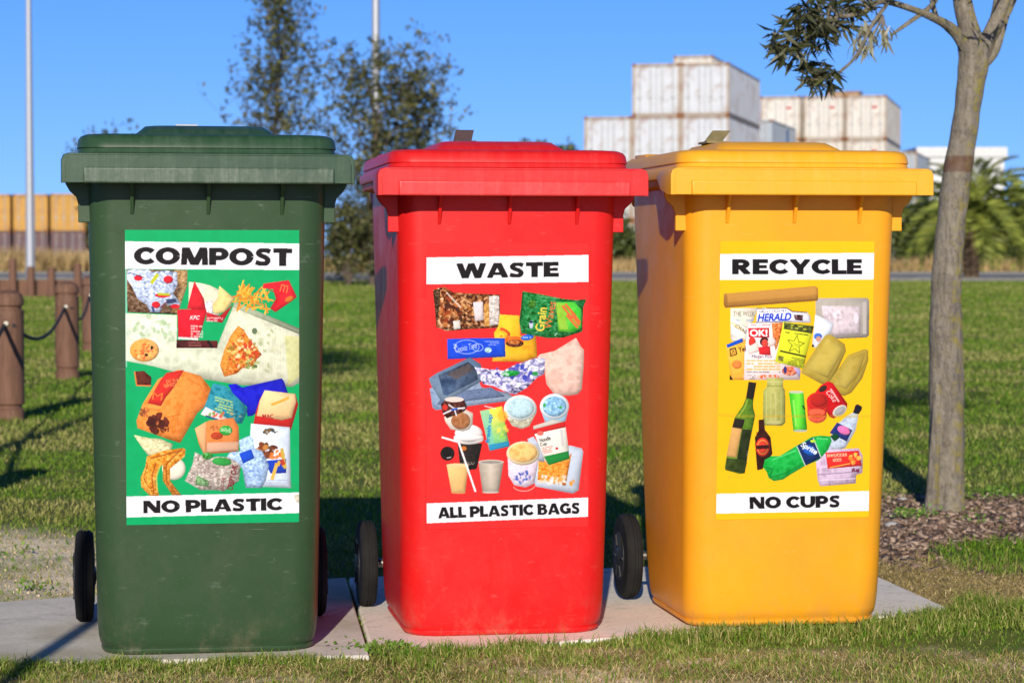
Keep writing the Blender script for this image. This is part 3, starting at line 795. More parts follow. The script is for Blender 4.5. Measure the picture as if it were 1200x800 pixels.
    # moulded stamp on the left side
    return root

def sticker_plane(pos, yaw):
    """front wall plane in world; returns function photo px -> local (x, s) along wall, and wall point fn"""
    c, s = math.cos(yaw), math.sin(yaw)
    T = Matrix.Translation(pos) @ Matrix.Rotation(yaw, 4, 'Z') @ Matrix.Diagonal((1, 1, ZS, 1)); Ti = T.inverted()
    dz = Vector((0, YF1 - YF0, ZT)).normalized(); nrm = Vector((0, -dz.z, dz.y)).normalized()   # outward
    p0 = Vector((0, YF0, 0))
    def px2loc(px, py):
        o = Ti @ Vector((0, 0, CAMH)); d = (Ti.to_3x3() @ ray(px, py))
        k = (p0 - o).dot(nrm) / d.dot(nrm); q = o + d * k
        return q.x, (q - p0).dot(dz)
    def loc(x, s_, off): return p0 + Vector((x, 0, 0)) + dz * s_ + nrm * off
    return px2loc, loc, T

def clipy(poly, y0, sg):
    out = []
    for i in range(len(poly)):
        a, b_ = poly[i - 1], poly[i]; ia, ib = (a[1] - y0) * sg >= 0, (b_[1] - y0) * sg >= 0
        if ia != ib:
            k = (y0 - a[1]) / (b_[1] - a[1]); out.append((a[0] + (b_[0] - a[0]) * k, y0))
        if ib: out.append(b_)
    return out
def arc(cx, cy, rx, ry, a0, a1, n=22):
    return [(cx + rx * math.cos(math.radians(a0 + (a1 - a0) * i / n)), cy + ry * math.sin(math.radians(a0 + (a1 - a0) * i / n))) for i in range(n + 1)]
def spl(p, n=6):
    out = []
    for i in range(len(p) - 1):
        a, b_, c, d = p[max(i - 1, 0)], p[i], p[i + 1], p[min(i + 2, len(p) - 1)]
        for k in range(n):
            t_ = k / n; out.append(tuple(0.5 * (2 * b_[j] + (c[j] - a[j]) * t_ + (2 * a[j] - 5 * b_[j] + 4 * c[j] - d[j]) * t_ ** 2 + (3 * b_[j] - a[j] - 3 * c[j] + d[j]) * t_ ** 3) for j in (0, 1)))
    return out + [p[-1]]
VS, HS = 0.44, 0.265           # pen: stems wide, bars thinner
_st = lambda x: (VS, HS, [(x, 0), (x, 1)])
_br = lambda x0, x1, y, h=HS: (VS, h, [(x0, y), (x1, y)])
_h = HS / 2
GLYPH = {
 'C': (1.22, [(VS, HS, arc(0.70, 0.5, 0.515, 0.5 - _h, 38, 322))]),
 'O': (1.42, [(VS, HS, arc(0.71, 0.5, 0.525, 0.5 - _h, 0, 360, 34))]),
 'M': (1.62, [(0.36, .3, [(0.17, 0), (0.22, 1)]), (0.44, .3, [(0.24, 1.05), (0.81, -.02)]), (0.44, .3, [(1.38, 1.05), (0.81, -.02)]), (0.36, .3, [(1.45, 0), (1.40, 1)])]),
 'P': (1.12, [_st(.185), (VS, HS, [(0.2, 1 - _h), (.62, 1 - _h)] + arc(.62, .645, .315, .355 - _h, 90, -90) + [(.2, .29 + _h)])]),
 'S': (1.02, [(0.33, HS, spl([(.93, .80), (.68, .885), (.38, .87), (.22, .72), (.36, .585), (.64, .475), (.80, .32), (.68, .14), (.40, .112), (.06, .20)]))]),
 'T': (1.14, [_br(0, 1.14, 1 - _h), _st(.57)]),
 'W': (1.86, [(0.42, .3, [(.13, 1.03), (.52, -.03)]), (0.38, .3, [(.93, 1.03), (.52, -.03)]), (0.38, .3, [(.93, 1.03), (1.34, -.03)]), (0.40, .3, [(1.73, 1.03), (1.34, -.03)])]),
 'A': (1.40, [(0.36, .3, [(.14, -.03), (.66, 1.03)]), (0.42, .3, [(1.22, -.03), (.72, 1.03)]), _br(.38, 1.0, .28, .19)]),
 'E': (0.98, [_st(.185), _br(.2, .96, 1 - _h), _br(.2, .90, .5, .2), _br(.2, .98, _h)]),
 'F': (0.92, [_st(.185), _br(.2, .92, 1 - _h), _br(.2, .86, .46, .2)]),
 'R': (1.26, [_st(.185), (VS, HS, [(0.2, 1 - _h), (.60, 1 - _h)] + arc(.60, .68, .30, .32 - _h, 90, -90) + [(.2, .36 + _h)]), (.44, .3, [(.55, .45), (1.05, -.04)])]),
 'Y': (1.36, [(.42, .3, [(.14, 1.03), (.68, .38)]), (.36, .3, [(1.22, 1.03), (.68, .38)]), (VS, HS, [(.68, .46), (.68, 0)])]),
 'L': (0.94, [_st(.185), _br(.2, .94, _h)]),
 'N': (1.36, [(.34, .3, [(.17, 0), (.17, 1)]), (.34, .3, [(1.19, 0), (1.19, 1)]), (.48, .34, [(.20, 1.03), (1.16, -.03)])]),
 'I': (0.37, [_st(.185)]),
 'B': (1.14, [_st(.185), (VS, .2, [(.2, .9), (.58, .9)] + arc(.58, .74, .27, .16, 90, -90) + [(.2, .58)]), (VS, .2, [(.2, .54), (.60, .54)] + arc(.60, .32, .34, .22, 90, -90) + [(.2, .1)])]),
 'G': (1.28, [(VS, HS, arc(0.70, 0.5, 0.515, 0.5 - _h, 42, 318)), (VS, HS, [(1.095, .06), (1.095, .5)]), _br(.76, 1.28, .45, .2)]),
 'U': (1.30, [(VS, HS, [(.185, 1), (.185, .45)] + arc(.65, .45, .465, .45 - _h, 180, 360) + [(1.115, 1)])]),
}
# ------- painter: flat print rasterised on a fine coloured mesh, working in photo pixels
SS = 3
class Paint:
    def __init__(s, x0, y0, x1, y1):
        s.x0, s.y0 = x0, y0; s.w, s.h = int((x1 - x0) * SS), int((y1 - y0) * SS)
        s.a = np.zeros((s.h, s.w, 3)); s.ox = s.oy = 0; s.k = 1.0; s.r = np.random.default_rng(5)
        yy, xx = np.mgrid[0:s.h, 0:s.w]; s.X = x0 + (xx + 0.5) / SS; s.Y = y0 + (yy + 0.5) / SS
    def frame(s, ox, oy, k): s.ox, s.oy, s.k = ox, oy, k
    def pt(s, p): return (s.ox + p[0] / s.k, s.oy + p[1] / s.k)
    def put(s, m, sl, col, al=1.0):
        m = m[..., None] * al; s.a[sl] = s.a[sl] * (1 - m) + np.clip(col, 0, 255) * m
    def tex(s, sl, c, c2, gdir, nz, ns, seed):
        X, Y = s.X[sl], s.Y[sl]; col = np.ones(X.shape + (3,)) * np.array(c, float)
        if c2 is not None:
            t = (X - X.min()) / max(1e-6, np.ptp(X)) if gdir == 'x' else (Y - Y.min()) / max(1e-6, np.ptp(Y))
            if gdir == 'm': t = 1 - np.abs((X - X.min()) / max(1e-6, np.ptp(X)) * 2 - 1)
            col = col * (1 - t[..., None]) + np.array(c2, float) * t[..., None]
        if nz >= 40 and X.size > 150:
            rs = np.random.default_rng(seed * 13 + X.size % 97); area = np.ptp(X) * np.ptp(Y); n_ = int(np.clip(area / (5.5 if nz < 70 else 3.2), 6, 500))
            sx_, sy_ = rs.uniform(X.min(), X.max(), n_), rs.uniform(Y.min(), Y.max(), n_); gx_, gy_, br_ = rs.normal(0, 1, n_), rs.normal(0, 1, n_), rs.normal(0, 1, n_)
            xw = X + 1.2 * (fbm(X.ravel(), Y.ravel(), .5, seed + 1, 2).reshape(X.shape) - .5); best = np.full(X.shape, 1e9); idx = np.zeros(X.shape, int)
            for q_ in range(n_):
                d_ = (xw - sx_[q_]) ** 2 + ((Y - sy_[q_]) * 1.3) ** 2; m_ = d_ < best; best[m_] = d_[m_]; idx[m_] = q_
            fac = br_[idx] * .55 + (gx_[idx] * (X - sx_[idx]) + gy_[idx] * (Y - sy_[idx])) * .35
            col = col + (np.clip(fac, -1.6, 1.6) * nz * .62)[..., None]
            nz = nz * .3
        if nz:
            f = fbm(X.ravel() + seed * 7.7, Y.ravel() + seed * 3.1, ns, seed, 4).reshape(X.shape)
            rdg = 1 - np.abs(f * 2 - 1) * 2.2
            col = col + ((rdg - 0.45) * nz)[..., None] * 0.8
        return col
    def poly(s, pts, c, c2=None, gdir='x', nz=0, ns=0.12, seed=1, al=1.0, raw=False, edge=0):
        q = pts if raw else [s.pt(p) for p in pts]
        xs_ = [p[0] for p in q]; ys_ = [p[1] for p in q]
        i0 = max(0, int((min(xs_) - s.x0) * SS) - 1); i1 = min(s.w, int((max(xs_) - s.x0) * SS) + 2)
        j0 = max(0, int((min(ys_) - s.y0) * SS) - 1); j1 = min(s.h, int((max(ys_) - s.y0) * SS) + 2)
        if i1 <= i0 or j1 <= j0: return
        sl = (slice(j0, j1), slice(i0, i1)); X, Y = s.X[sl], s.Y[sl]; m = np.zeros(X.shape, bool); n = len(q); j = n - 1
        for i in range(n):
            xi, yi = q[i]; xj, yj = q[j]
            if yi != yj: m ^= ((yi > Y) != (yj > Y)) & (X < (xj - xi) * (Y - yi) / (yj - yi) + xi)
            j = i
        col = s.tex(sl, c, c2, gdir, nz, ns, seed)
        w_, h_ = max(xs_) - min(xs_), max(ys_) - min(ys_)
        if al > .85 and w_ > 7 and h_ > 7 and not raw:        # printed photos of solid things: rounded-off rims
            ds_ = np.full(X.shape, 1e9)
            for i in range(n):
                x1, y1 = q[i - 1]; x2, y2 = q[i]; dx, dy = x2 - x1, y2 - y1; l2 = dx * dx + dy * dy + 1e-9
                t_ = np.clip(((X - x1) * dx + (Y - y1) * dy) / l2, 0, 1); ds_ = np.minimum(ds_, (X - x1 - t_ * dx) ** 2 + (Y - y1 - t_ * dy) ** 2)
            ds_ = np.sqrt(ds_); cxm, cym = sum(xs_) / n, sum(ys_) / n
            side = ((X - cxm) / w_ + (Y - cym) / h_)
            rim = np.exp(-ds_ / (0.06 * min(w_, h_) + .5))
            col = col * (1 - rim * (0.22 + 0.16 * np.sign(side) * np.minimum(1, np.abs(side) * 2)) + 0.05 - 0.10 * side)[..., None]
        s.put(m.astype(float), sl, col, al)
        if edge:
            for i in range(n): s.line([q[i - 1], q[i]], edge, tuple(v * 0.7 for v in c), raw=True, al=0.6)
    def ell(s, x, y, rx, ry, c, c2=None, gdir='x', nz=0, ns=0.12, seed=1, al=1.0, rot=0):
        pts = [(x + rx * math.cos(t) * math.cos(rot) - ry * math.sin(t) * math.sin(rot), y + rx * math.cos(t) * math.sin(rot) + ry * math.sin(t) * math.cos(rot)) for t in np.linspace(0, 2 * math.pi, 40, endpoint=False)]
        s.poly(pts, c, c2, gdir, nz, ns, seed, al)
    def line(s, pts, w, c, raw=False, al=1.0):
        q = pts if raw else [s.pt(p) for p in pts]; w = w if raw else w / s.k
        for (x1, y1), (x2, y2) in zip(q[:-1], q[1:]):
            dx, dy = x2 - x1, y2 - y1; l = math.hypot(dx, dy) or 1e-6; nx_, ny_ = -dy / l * w / 2, dx / l * w / 2
            s.poly([(x1 + nx_, y1 + ny_), (x2 + nx_, y2 + ny_), (x2 - nx_, y2 - ny_), (x1 - nx_, y1 - ny_)], c, raw=True, al=al)
    def rows(s, x0, y0, x1, y1, n, w, c, al=0.8, gap=0.25, slope=0.0):
        """rows of unreadably small print"""
        for i in range(n):
            y = y0 + (y1 - y0) * (i + 0.5) / n; x = x0
            while x < x1:
                l = s.r.uniform(0.06, 0.22) * (x1 - x0)
                if s.r.random() > gap: s.line([(x, y + (x - x0) * slope), (min(x + l, x1), y + (min(x + l, x1) - x0) * slope)], w, c, al=al)
                x += l * 1.15
    def blobs(s, x, y, rx, ry, n, size, cols, al=0.9):
        for i in range(n):
            a = s.r.uniform(0, 6.28); q = math.sqrt(s.r.random()); c = cols[s.r.integers(len(cols))]
            s.ell(x + q * rx * math.cos(a), y + q * ry * math.sin(a), size * s.r.uniform(0.5, 1.3), size * s.r.uniform(0.4, 1.0), c, al=al, rot=s.r.uniform(0, 3))
    def word(s, text, cx, cy, w, h, rot=0.0, c=(22, 20, 22), gap=0.10):
        """heavy wide hand-cut style capitals, built from strokes with a broad pen"""
        xs0 = 0.0; place = []
        for ch in text:
            if ch == ' ': xs0 += 0.42; continue
            gw, strokes = GLYPH[ch]; place.append((xs0, strokes)); xs0 += gw + gap
            if ch in 'LT': xs0 -= 0.04
            if ch == 'A' and place: xs0 -= 0.05
        tot = xs0 - gap; a = math.radians(rot)
        def mp(x, y):
            X_ = (x / tot - 0.5) * w; Y_ = (y - 0.5) * h
            return (cx + X_ * math.cos(a) - Y_ * math.sin(a), cy - X_ * math.sin(a) - Y_ * math.cos(a))
        for x0, strokes in place:
            for st in strokes:
                wx, wy, pts = st; n = len(pts); Lf, Rt = [], []
                for i in range(n):
                    q0 = pts[max(i - 1, 0)]; q1 = pts[min(i + 1, n - 1)]; dx, dy = q1[0] - q0[0], q1[1] - q0[1]; l = math.hypot(dx, dy) or 1e-6; nx_, ny_ = -dy / l, dx / l
                    Lf.append((pts[i][0] + nx_ * wx / 2, pts[i][1] + ny_ * wy / 2)); Rt.append((pts[i][0] - nx_ * wx / 2, pts[i][1] - ny_ * wy / 2))
                for i in range(n - 1):
                    qd = [Lf[i], Lf[i + 1], Rt[i + 1], Rt[i]]
                    qd = clipy(clipy(qd, 0.0, 1), 1.0, -1)
                    if len(qd) > 2: s.poly([mp(x0 + x, y) for x, y in qd], c, raw=True)
    def small(s, text, cx, cy, w, h, rot=0.0, c=(22, 20, 22), bold=0.0, shear=0.0):
        vs, fs = text_geo(text, bold, shear); a = math.radians(rot)
        q = [(cx + x * w * math.cos(a) - y * h * math.sin(a), cy - x * w * math.sin(a) - y * h * math.cos(a)) for x, y in vs]
        for f in fs: s.poly([q[i] for i in f], c, raw=True)
    def sample(s, px, py):
        i = np.clip(((px - s.x0) * SS - 0.5), 1, s.w - 2); j = np.clip(((py - s.y0) * SS - 0.5), 1, s.h - 2)
        i0 = i.astype(int); j0 = j.astype(int); fi = (i - i0)[:, None]; fj = (j - j0)[:, None]; A = s.a
        return (A[j0, i0] * (1 - fi) + A[j0, i0 + 1] * fi) * (1 - fj) + (A[j0 + 1, i0] * (1 - fi) + A[j0 + 1, i0 + 1] * fi) * fj
def lin(c):
    c = np.asarray(c, float) / 255; return np.where(c <= 0.04045, c / 12.92, ((c + 0.055) / 1.055) ** 2.4)
M_print, t, b = new_mat('printed_vinyl')
a_ = N(t, 'ShaderNodeAttribute', attribute_name='Col'); v = coords(t)
gr = ramp(t, noise(t, v, 40, 5, 0.7), [(0.62, 0.0), (0.78, 0.22)])
L(t, mixc(t, gr, a_.outputs['Color'], (0.12, 0.10, 0.07)), b.inputs['Base Color']); b.inputs['Roughness'].default_value = 0.42; b.inputs['Specular IOR Level'].default_value = 0.16
bump(t, b, noise(t, v, 14, 3), 0.10, 0.004)

def text_geo(body, bold=0.0, shear=0.0, spacing=1.0):
    cu = bpy.data.curves.new('lettering_source', 'FONT'); cu.body = body; cu.size = 1; cu.offset = bold; cu.shear = shear; cu.resolution_u = 6
    cu.space_character = spacing; cu.fill_mode = 'BOTH'
    o = bpy.data.objects.new('lettering_source', cu); COL.objects.link(o)
    dg = bpy.context.evaluated_depsgraph_get(); me = o.evaluated_get(dg).to_mesh()
    vs = np.array([v.co[:2] for v in me.vertices]); fs = [tuple(p.vertices) for p in me.polygons]
    o.evaluated_get(dg).to_mesh_clear(); bpy.data.objects.remove(o); bpy.data.curves.remove(cu)
    mn, mx = vs.min(0), vs.max(0); vs = (vs - (mn + mx) / 2) / (mx - mn)
    return vs, fs
HEADS = ('COMPOST', 'NO PLASTIC', 'WASTE', 'ALL PLASTIC BAGS', 'RECYCLE', 'NO CUPS')
def sticker(bin_root, pos, yaw, corners, painter, texts, heavy):
    for tx in texts:
        op = dict(tx[5]) if len(tx) > 5 else {}
        if tx[0] in HEADS: painter.word(tx[0], *tx[1:5], rot=op.get('rot', 0))
        else: painter.small(tx[0], *tx[1:5], **op)
    px2loc, loc, T = sticker_plane(pos, yaw)
    lc = [px2loc(*c) for c in corners]                      # TL TR BR BL
    x0 = (lc[0][0] + lc[3][0]) / 2; x1 = (lc[1][0] + lc[2][0]) / 2; s1 = (lc[0][1] + lc[1][1]) / 2; s0 = (lc[2][1] + lc[3][1]) / 2
    x1 = min(x1, 0.184); x0 = max(x0, -0.184)
    nu = 460; nv = int(nu * (s1 - s0) / (x1 - x0))
    U, V_ = np.meshgrid(np.linspace(x0, x1, nu), np.linspace(s0, s1, nv))
    u, w = U.ravel(), V_.ravel()
    A = np.array(loc(0, 0, 0.0016)); ex = np.array(loc(1, 0, 0.0016)) - A; es = np.array(loc(0, 1, 0.0016)) - A
    Lc = A + np.outer(u, ex) + np.outer(w, es)
    Tm = np.array(T); Wd = Lc @ Tm[:3, :3].T + Tm[:3, 3]
    px, py = project(Wd)
    col = lin(painter.sample(px, py)); col = np.clip(col * 0.86, 0, 1)
    ii = np.arange(nu * nv).reshape(nv, nu)
    Fq = np.stack([ii[:-1, :-1], ii[:-1, 1:], ii[1:, 1:], ii[1:, :-1]], -1).reshape(-1, 4)
    st_ = np_mesh('sticker', Lc, Fq, M_print, bin_root, smooth=True, attrs={'Col': ('FLOAT_COLOR', np.concatenate([col, np.ones((len(col), 1))], 1))})
    return st_
# ------------------------------------------------------------------ the three prints (photo pixel coordinates)
W_ = (238, 236, 242)
def paint_compost():
    s = Paint(140, 262, 358, 622); G_ = (0, 168, 98)
    s.poly([(130, 250), (370, 250), (370, 630), (130, 630)], G_, nz=6, ns=0.05, raw=True)
    s.frame(140, 260, 4.445)
    # wide pale pizza box
    s.poly([(30, 475), (300, 485), (300, 620), (512, 640), (600, 420), (950, 565), (950, 830), (900, 858), (640, 850), (400, 812), (180, 752), (30, 722)], (206, 214, 188), (222, 222, 196), nz=26, ns=0.10, seed=3)
    s.poly([(600, 415), (950, 560), (950, 590), (590, 445)], (158, 168, 140), nz=14)
    for k in range(26):
        s.line([(560 + k * 14, 440 + k * 6), (520 + k * 16, 800)], 2.2, (188, 196, 164), al=0.5)
    s.poly([(860, 590), (942, 600), (942, 800), (880, 850)], (205, 205, 120), nz=30, al=0.55)
    s.blobs(170, 570, 125, 90, 60, 16, [(176, 200, 160), (228, 236, 228), (160, 186, 140), (215, 226, 212)], 0.6)
    s.blobs(760, 660, 120, 120, 34, 13, [(190, 196, 150), (225, 226, 190), (150, 165, 110)], 0.5)
    s.ell(704, 568, 14, 16, (90, 110, 80), nz=30)
    # burger buns
    s.ell(130, 668, 76, 60, (226, 150, 62), (240, 178, 104), nz=30, ns=0.3)
    s.blobs(130, 670, 56, 42, 26, 10, [(240, 190, 90), (214, 110, 50), (248, 214, 160), (205, 90, 50)], 0.7)
    s.ell(168, 655, 7, 10, (40, 30, 16)); s.ell(140, 692, 9, 7, (50, 30, 16))
    # crumpled wrapper in brown bag
    s.poly([(36, 247), (355, 250), (352, 330), (300, 482), (42, 470)], (104, 76, 54), nz=46, ns=0.16, seed=4)
    s.poly([(285, 250), (355, 250), (352, 335), (302, 480), (270, 470), (318, 350)], (168, 134, 88), nz=40, ns=0.12)
    s.poly([(42, 250), (150, 248), (168, 262), (240, 252), (300, 262), (302, 330), (280, 372), (318, 420), (310, 448), (232, 428), (210, 472), (160, 470), (140, 430), (95, 402), (62, 330), (38, 300)], (182, 196, 226), nz=64, ns=0.26, seed=6)
    for x, y, a, bb in ((98, 292, 22, 15), (254, 300, 25, 20), (225, 382, 40, 12), (190, 432, 22, 18), (290, 440, 24, 12)): s.ell(x, y, a, bb, (214, 30, 44), nz=20, ns=0.4)
    s.line([(165, 320), (200, 272)], 18, (196, 200, 40)); s.line([(200, 375), (262, 378)], 13, (186, 190, 40)); s.line([(255, 410), (215, 445)], 7, (120, 40, 60)); s.line([(48, 262), (130, 290)], 4, (60, 50, 90))
    s.line([(170, 440), (180, 470)], 12, (60, 80, 130)); s.poly([(242, 405), (292, 398), (300, 418), (250, 428)], (50, 66, 96))
    # chicken box
    s.poly([(362, 312), (420, 318), (470, 330), (602, 392), (575, 440), (505, 492), (430, 450), (360, 420)], (226, 216, 188), nz=18)
    s.poly([(520, 332), (600, 400), (548, 468), (484, 482), (480, 440), (510, 400)], (232, 208, 134), nz=18)
    s.poly([(445, 420), (480, 405), (488, 470), (520, 490), (470, 500), (440, 470)], (238, 232, 232), nz=60, ns=0.4)
    s.poly([(592, 430), (535, 525), (450, 515), (455, 470), (520, 490)], (196, 30, 42), nz=16)
    s.poly([(390, 308), (425, 372), (440, 400), (450, 455), (352, 452), (368, 390)], (214, 30, 44), nz=14)
    s.poly([(302, 456), (450, 452), (455, 470), (412, 612), (306, 608)], (216, 24, 44), nz=10)
    s.rows(372, 535, 436, 602, 5, 9, (240, 214, 206), slope=0.05); s.rows(455, 495, 540, 520, 3, 5, (240, 220, 216)); s.line([(305, 604), (410, 610)], 12, (232, 222, 216))
    s.poly([(298, 614), (512, 618), (510, 657), (296, 656)], (62, 22, 24), (96, 26, 28), nz=20); s.rows(360, 622, 440, 650, 2, 8, (150, 90, 80)); s.line([(460, 618), (485, 655)], 14, (30, 16, 18))
    # pizza slice
    s.poly([(618, 540), (650, 566), (676, 610), (742, 690), (715, 716), (700, 748), (640, 762), (610, 790), (545, 806), (524, 745), (545, 668), (580, 590)], (222, 122, 42), nz=60, ns=0.35, seed=8)
    s.poly([(618, 540), (650, 562), (580, 700), (552, 800), (524, 745), (545, 668), (580, 590)], (232, 150, 56), nz=34, ns=0.3)
    s.blobs(640, 680, 78, 78, 90, 11, [(208, 54, 30), (244, 222, 168), (226, 140, 40), (240, 200, 110), (196, 70, 36), (160, 120, 40)], 0.85)
    s.blobs(690, 740, 40, 28, 20, 9, [(110, 130, 60), (170, 180, 110), (60, 80, 30)], 0.8)
    # fries
    rr = random.Random(3)
    for k in range(60):
        x, y = rr.uniform(615, 770), rr.uniform(330, 440); a = rr.uniform(-2.0, 0.3); l = rr.uniform(30, 75)
        if k < 8: x, y, a = rr.uniform(610, 660), rr.uniform(345, 400), rr.choice((-1.2, -0.6, -1.9))
        c = rr.choice(((240, 160, 40), (228, 130, 34), (248, 190, 70)))
        s.line([(x - math.cos(a) * l / 2, y - math.sin(a) * l / 2 + (x - 600) * 0.15), (x + math.cos(a) * l / 2, y + math.sin(a) * l / 2 + (x - 600) * 0.15)], 8, c)
    s.poly([(750, 322), (882, 303), (924, 390), (895, 415), (812, 470), (785, 450), (815, 400), (800, 350), (745, 345)], (218, 28, 40), (236, 36, 52), nz=8)
    s.line([(770, 345), (815, 370), (820, 420), (800, 455)], 4, (180, 20, 30)); s.ell(884, 402, 24, 14, (206, 110, 40), rot=-0.5)
    s.frame(140, 430, 4.209)
    s.poly([(75, 22), (120, 18), (158, 50), (155, 92), (85, 90)], (92, 34, 24), nz=26, ns=0.4); s.line([(75, 22), (85, 90), (155, 92)], 7, (222, 120, 60))
    # orange paper bag
    s.poly([(290, 12), (400, 42), (455, 110), (440, 180), (385, 225), (300, 374), (230, 352), (88, 300), (84, 262), (115, 180), (190, 60)], (238, 140, 56), (226, 128, 50), nz=34, ns=0.09, seed=9)
    for q in (((310, 180), (285, 240), (290, 290)), ((230, 250), (300, 232)), ((340, 60), (400, 90), (430, 150)), ((120, 200), (200, 214)), ((330, 230), (400, 210))): s.line(q, 5, (196, 104, 36), al=0.7)
    s.poly([(205, 60), (232, 28), (318, 14), (272, 95), (228, 150), (205, 192), (138, 178), (170, 120)], (214, 46, 38), nz=10)
    s.blobs(190, 275, 46, 42, 30, 17, [(84, 32, 22), (110, 40, 26), (70, 24, 18)], 0.9); s.blobs(120, 225, 26, 20, 14, 9, [(110, 60, 40), (170, 90, 50)], 0.7); s.blobs(215, 310, 30, 14, 12, 8, [(84, 32, 22)], .8)
    # teal pack
    s.poly([(462, 78), (520, 92), (600, 150), (632, 215), (604, 278), (540, 275), (400, 232), (425, 180)], (44, 138, 156), (30, 128, 150), nz=34, ns=0.2, seed=3)
    s.poly([(400, 232), (425, 196), (500, 232), (560, 270), (500, 272)], (222, 210, 204)); s.blobs(480, 232, 60, 16, 10, 9, [(220, 90, 70), (120, 170, 90)])
    s.rows(470, 140, 560, 210, 5, 8, (196, 214, 120), slope=0.3); s.line([(425, 240), (560, 285)], 8, (18, 70, 120)); s.blobs(575, 240, 30, 24, 10, 9, [(180, 160, 110), (20, 90, 100)], .7)
    # blue napkin
    s.poly([(535, 86), (575, 82), (605, 100), (800, 55), (812, 70), (832, 130), (720, 190), (655, 240), (630, 243), (628, 195), (560, 130)], (18, 22, 196), (14, 18, 180), nz=24, ns=0.07)
    # burger carton
    s.poly([(716, 114), (868, 132), (882, 185), (846, 310), (800, 302), (660, 282), (672, 222), (690, 165)], (196, 34, 30), nz=8)
    s.poly([(716, 114), (866, 132), (872, 170), (850, 250), (800, 262), (676, 240), (692, 165)], (236, 202, 148), (226, 188, 132), gdir='y', nz=12)
    s.line([(748, 186), (798, 168), (836, 150)], 13, (222, 158, 44), al=0.8); s.rows(765, 238, 836, 256, 2, 5, (190, 150, 110))
    # orange carton
    s.poly([(372, 302), (440, 264), (560, 250), (588, 292), (590, 412), (560, 420), (415, 428), (392, 380)], (224, 126, 62), nz=16)
    s.poly([(372, 302), (428, 268), (428, 425), (410, 420)], (232, 170, 118)); s.poly([(432, 372), (590, 366), (588, 412), (430, 420)], (206, 160, 130))
    s.ell(525, 312, 32, 25, (40, 160, 60)); s.rows(500, 298, 550, 326, 3, 6, (210, 230, 190)); s.ell(480, 338, 30, 18, (176, 60, 30), nz=30, ns=0.4); s.blobs(470, 300, 26, 12, 8, 8, [(170, 100, 50)], .7)
    # grey crumpled bag
    s.poly([(372, 418), (400, 432), (440, 450), (480, 440), (582, 446), (600, 470), (590, 560), (515, 612), (470, 606), (400, 606), (322, 560), (360, 480)], (178, 166, 156), nz=54, ns=0.17, seed=12)
    s.ell(505, 466, 48, 20, (44, 150, 62), rot=0.1, nz=20); s.ell(435, 438, 26, 18, (70, 150, 70), nz=50, ns=.4); s.poly([(380, 530), (440, 560), (440, 590), (375, 580)], (110, 150, 100), nz=50, ns=.4); s.rows(400, 460, 470, 520, 4, 5, (150, 100, 110), al=.5, slope=.5)
    # papers
    s.poly([(648, 278), (840, 296), (846, 596), (700, 590), (640, 420)], (214, 226, 242), nz=16, ns=0.1)
    s.poly([(715, 462), (822, 452), (822, 522), (745, 524)], (24, 60, 176)); s.blobs(735, 318, 46, 12, 16, 9, [(120, 90, 60), (60, 60, 60), (190, 180, 150)])
    s.blobs(725, 408, 46, 32, 26, 15, [(130, 66, 36), (90, 44, 24), (200, 130, 60)]); s.blobs(775, 430, 26, 26, 10, 15, [(240, 236, 230), (226, 120, 50)]); s.line([(800, 400), (818, 500)], 16, (200, 170, 70)); s.line([(775, 480), (752, 555)], 17, (222, 182, 80)); s.blobs(795, 480, 20, 22, 9, 9, [(226, 170, 60), (190, 60, 40)])
    s.rows(690, 550, 830, 590, 3, 3, (120, 140, 180), al=.6)
    s.poly([(590, 360), (640, 338), (660, 352), (665, 400), (704, 412), (738, 484), (722, 560), (700, 596), (622, 594), (606, 500), (584, 470), (530, 440), (545, 420), (596, 414)], (168, 198, 236), nz=46, ns=0.3, seed=14)
    s.poly([(590, 426), (650, 404), (666, 448), (610, 476)], (24, 74, 200)); s.blobs(668, 500, 36, 40, 14, 8, [(90, 130, 200), (130, 160, 214)], .5)
    # banana and peelings
    s.poly([(70, 334), (150, 350), (200, 352), (265, 380), (245, 425), (150, 445), (118, 405)], (214, 206, 160), nz=40, ns=0.2, seed=5)
    s.ell(268, 500, 58, 56, (232, 224, 204), nz=10)
    s.poly([(225, 410), (312, 398), (326, 405), (322, 440), (250, 500), (250, 560), (308, 634), (262, 634), (214, 560), (215, 480), (190, 500), (178, 560), (196, 634), (150, 634), (108, 590), (104, 545), (128, 490), (135, 440)], (226, 146, 46), nz=54, ns=0.16, seed=17)
    for q in (((140, 480), (118, 540), (150, 620)), ((300, 410), (230, 480), (232, 560), (280, 628)), ((180, 470), (160, 540), (170, 625)), ((150, 450), (250, 425), (310, 410))): s.line(q, 7, (150, 74, 26), al=0.75)
    for q in (((128, 500), (112, 550), (160, 628)), ((205, 470), (182, 540), (186, 620))): s.line(q, 8, (244, 196, 90), al=0.7)
    # bands
    s.poly([(130, 282.5), (360, 285.5), (360, 316.5), (130, 315)], W_, raw=True)
    s.poly([(130, 581.8), (360, 576.4), (360, 600.5), (130, 606.4)], W_, raw=True)
    s.poly([(146, 315), (149, 315), (149, 430), (147, 430)], (206, 222, 214), raw=True, al=.6)
    s.poly([(344, 580), (352, 578), (352, 590), (347, 588)], (180, 170, 120), nz=40, raw=True, al=.5)
    return s
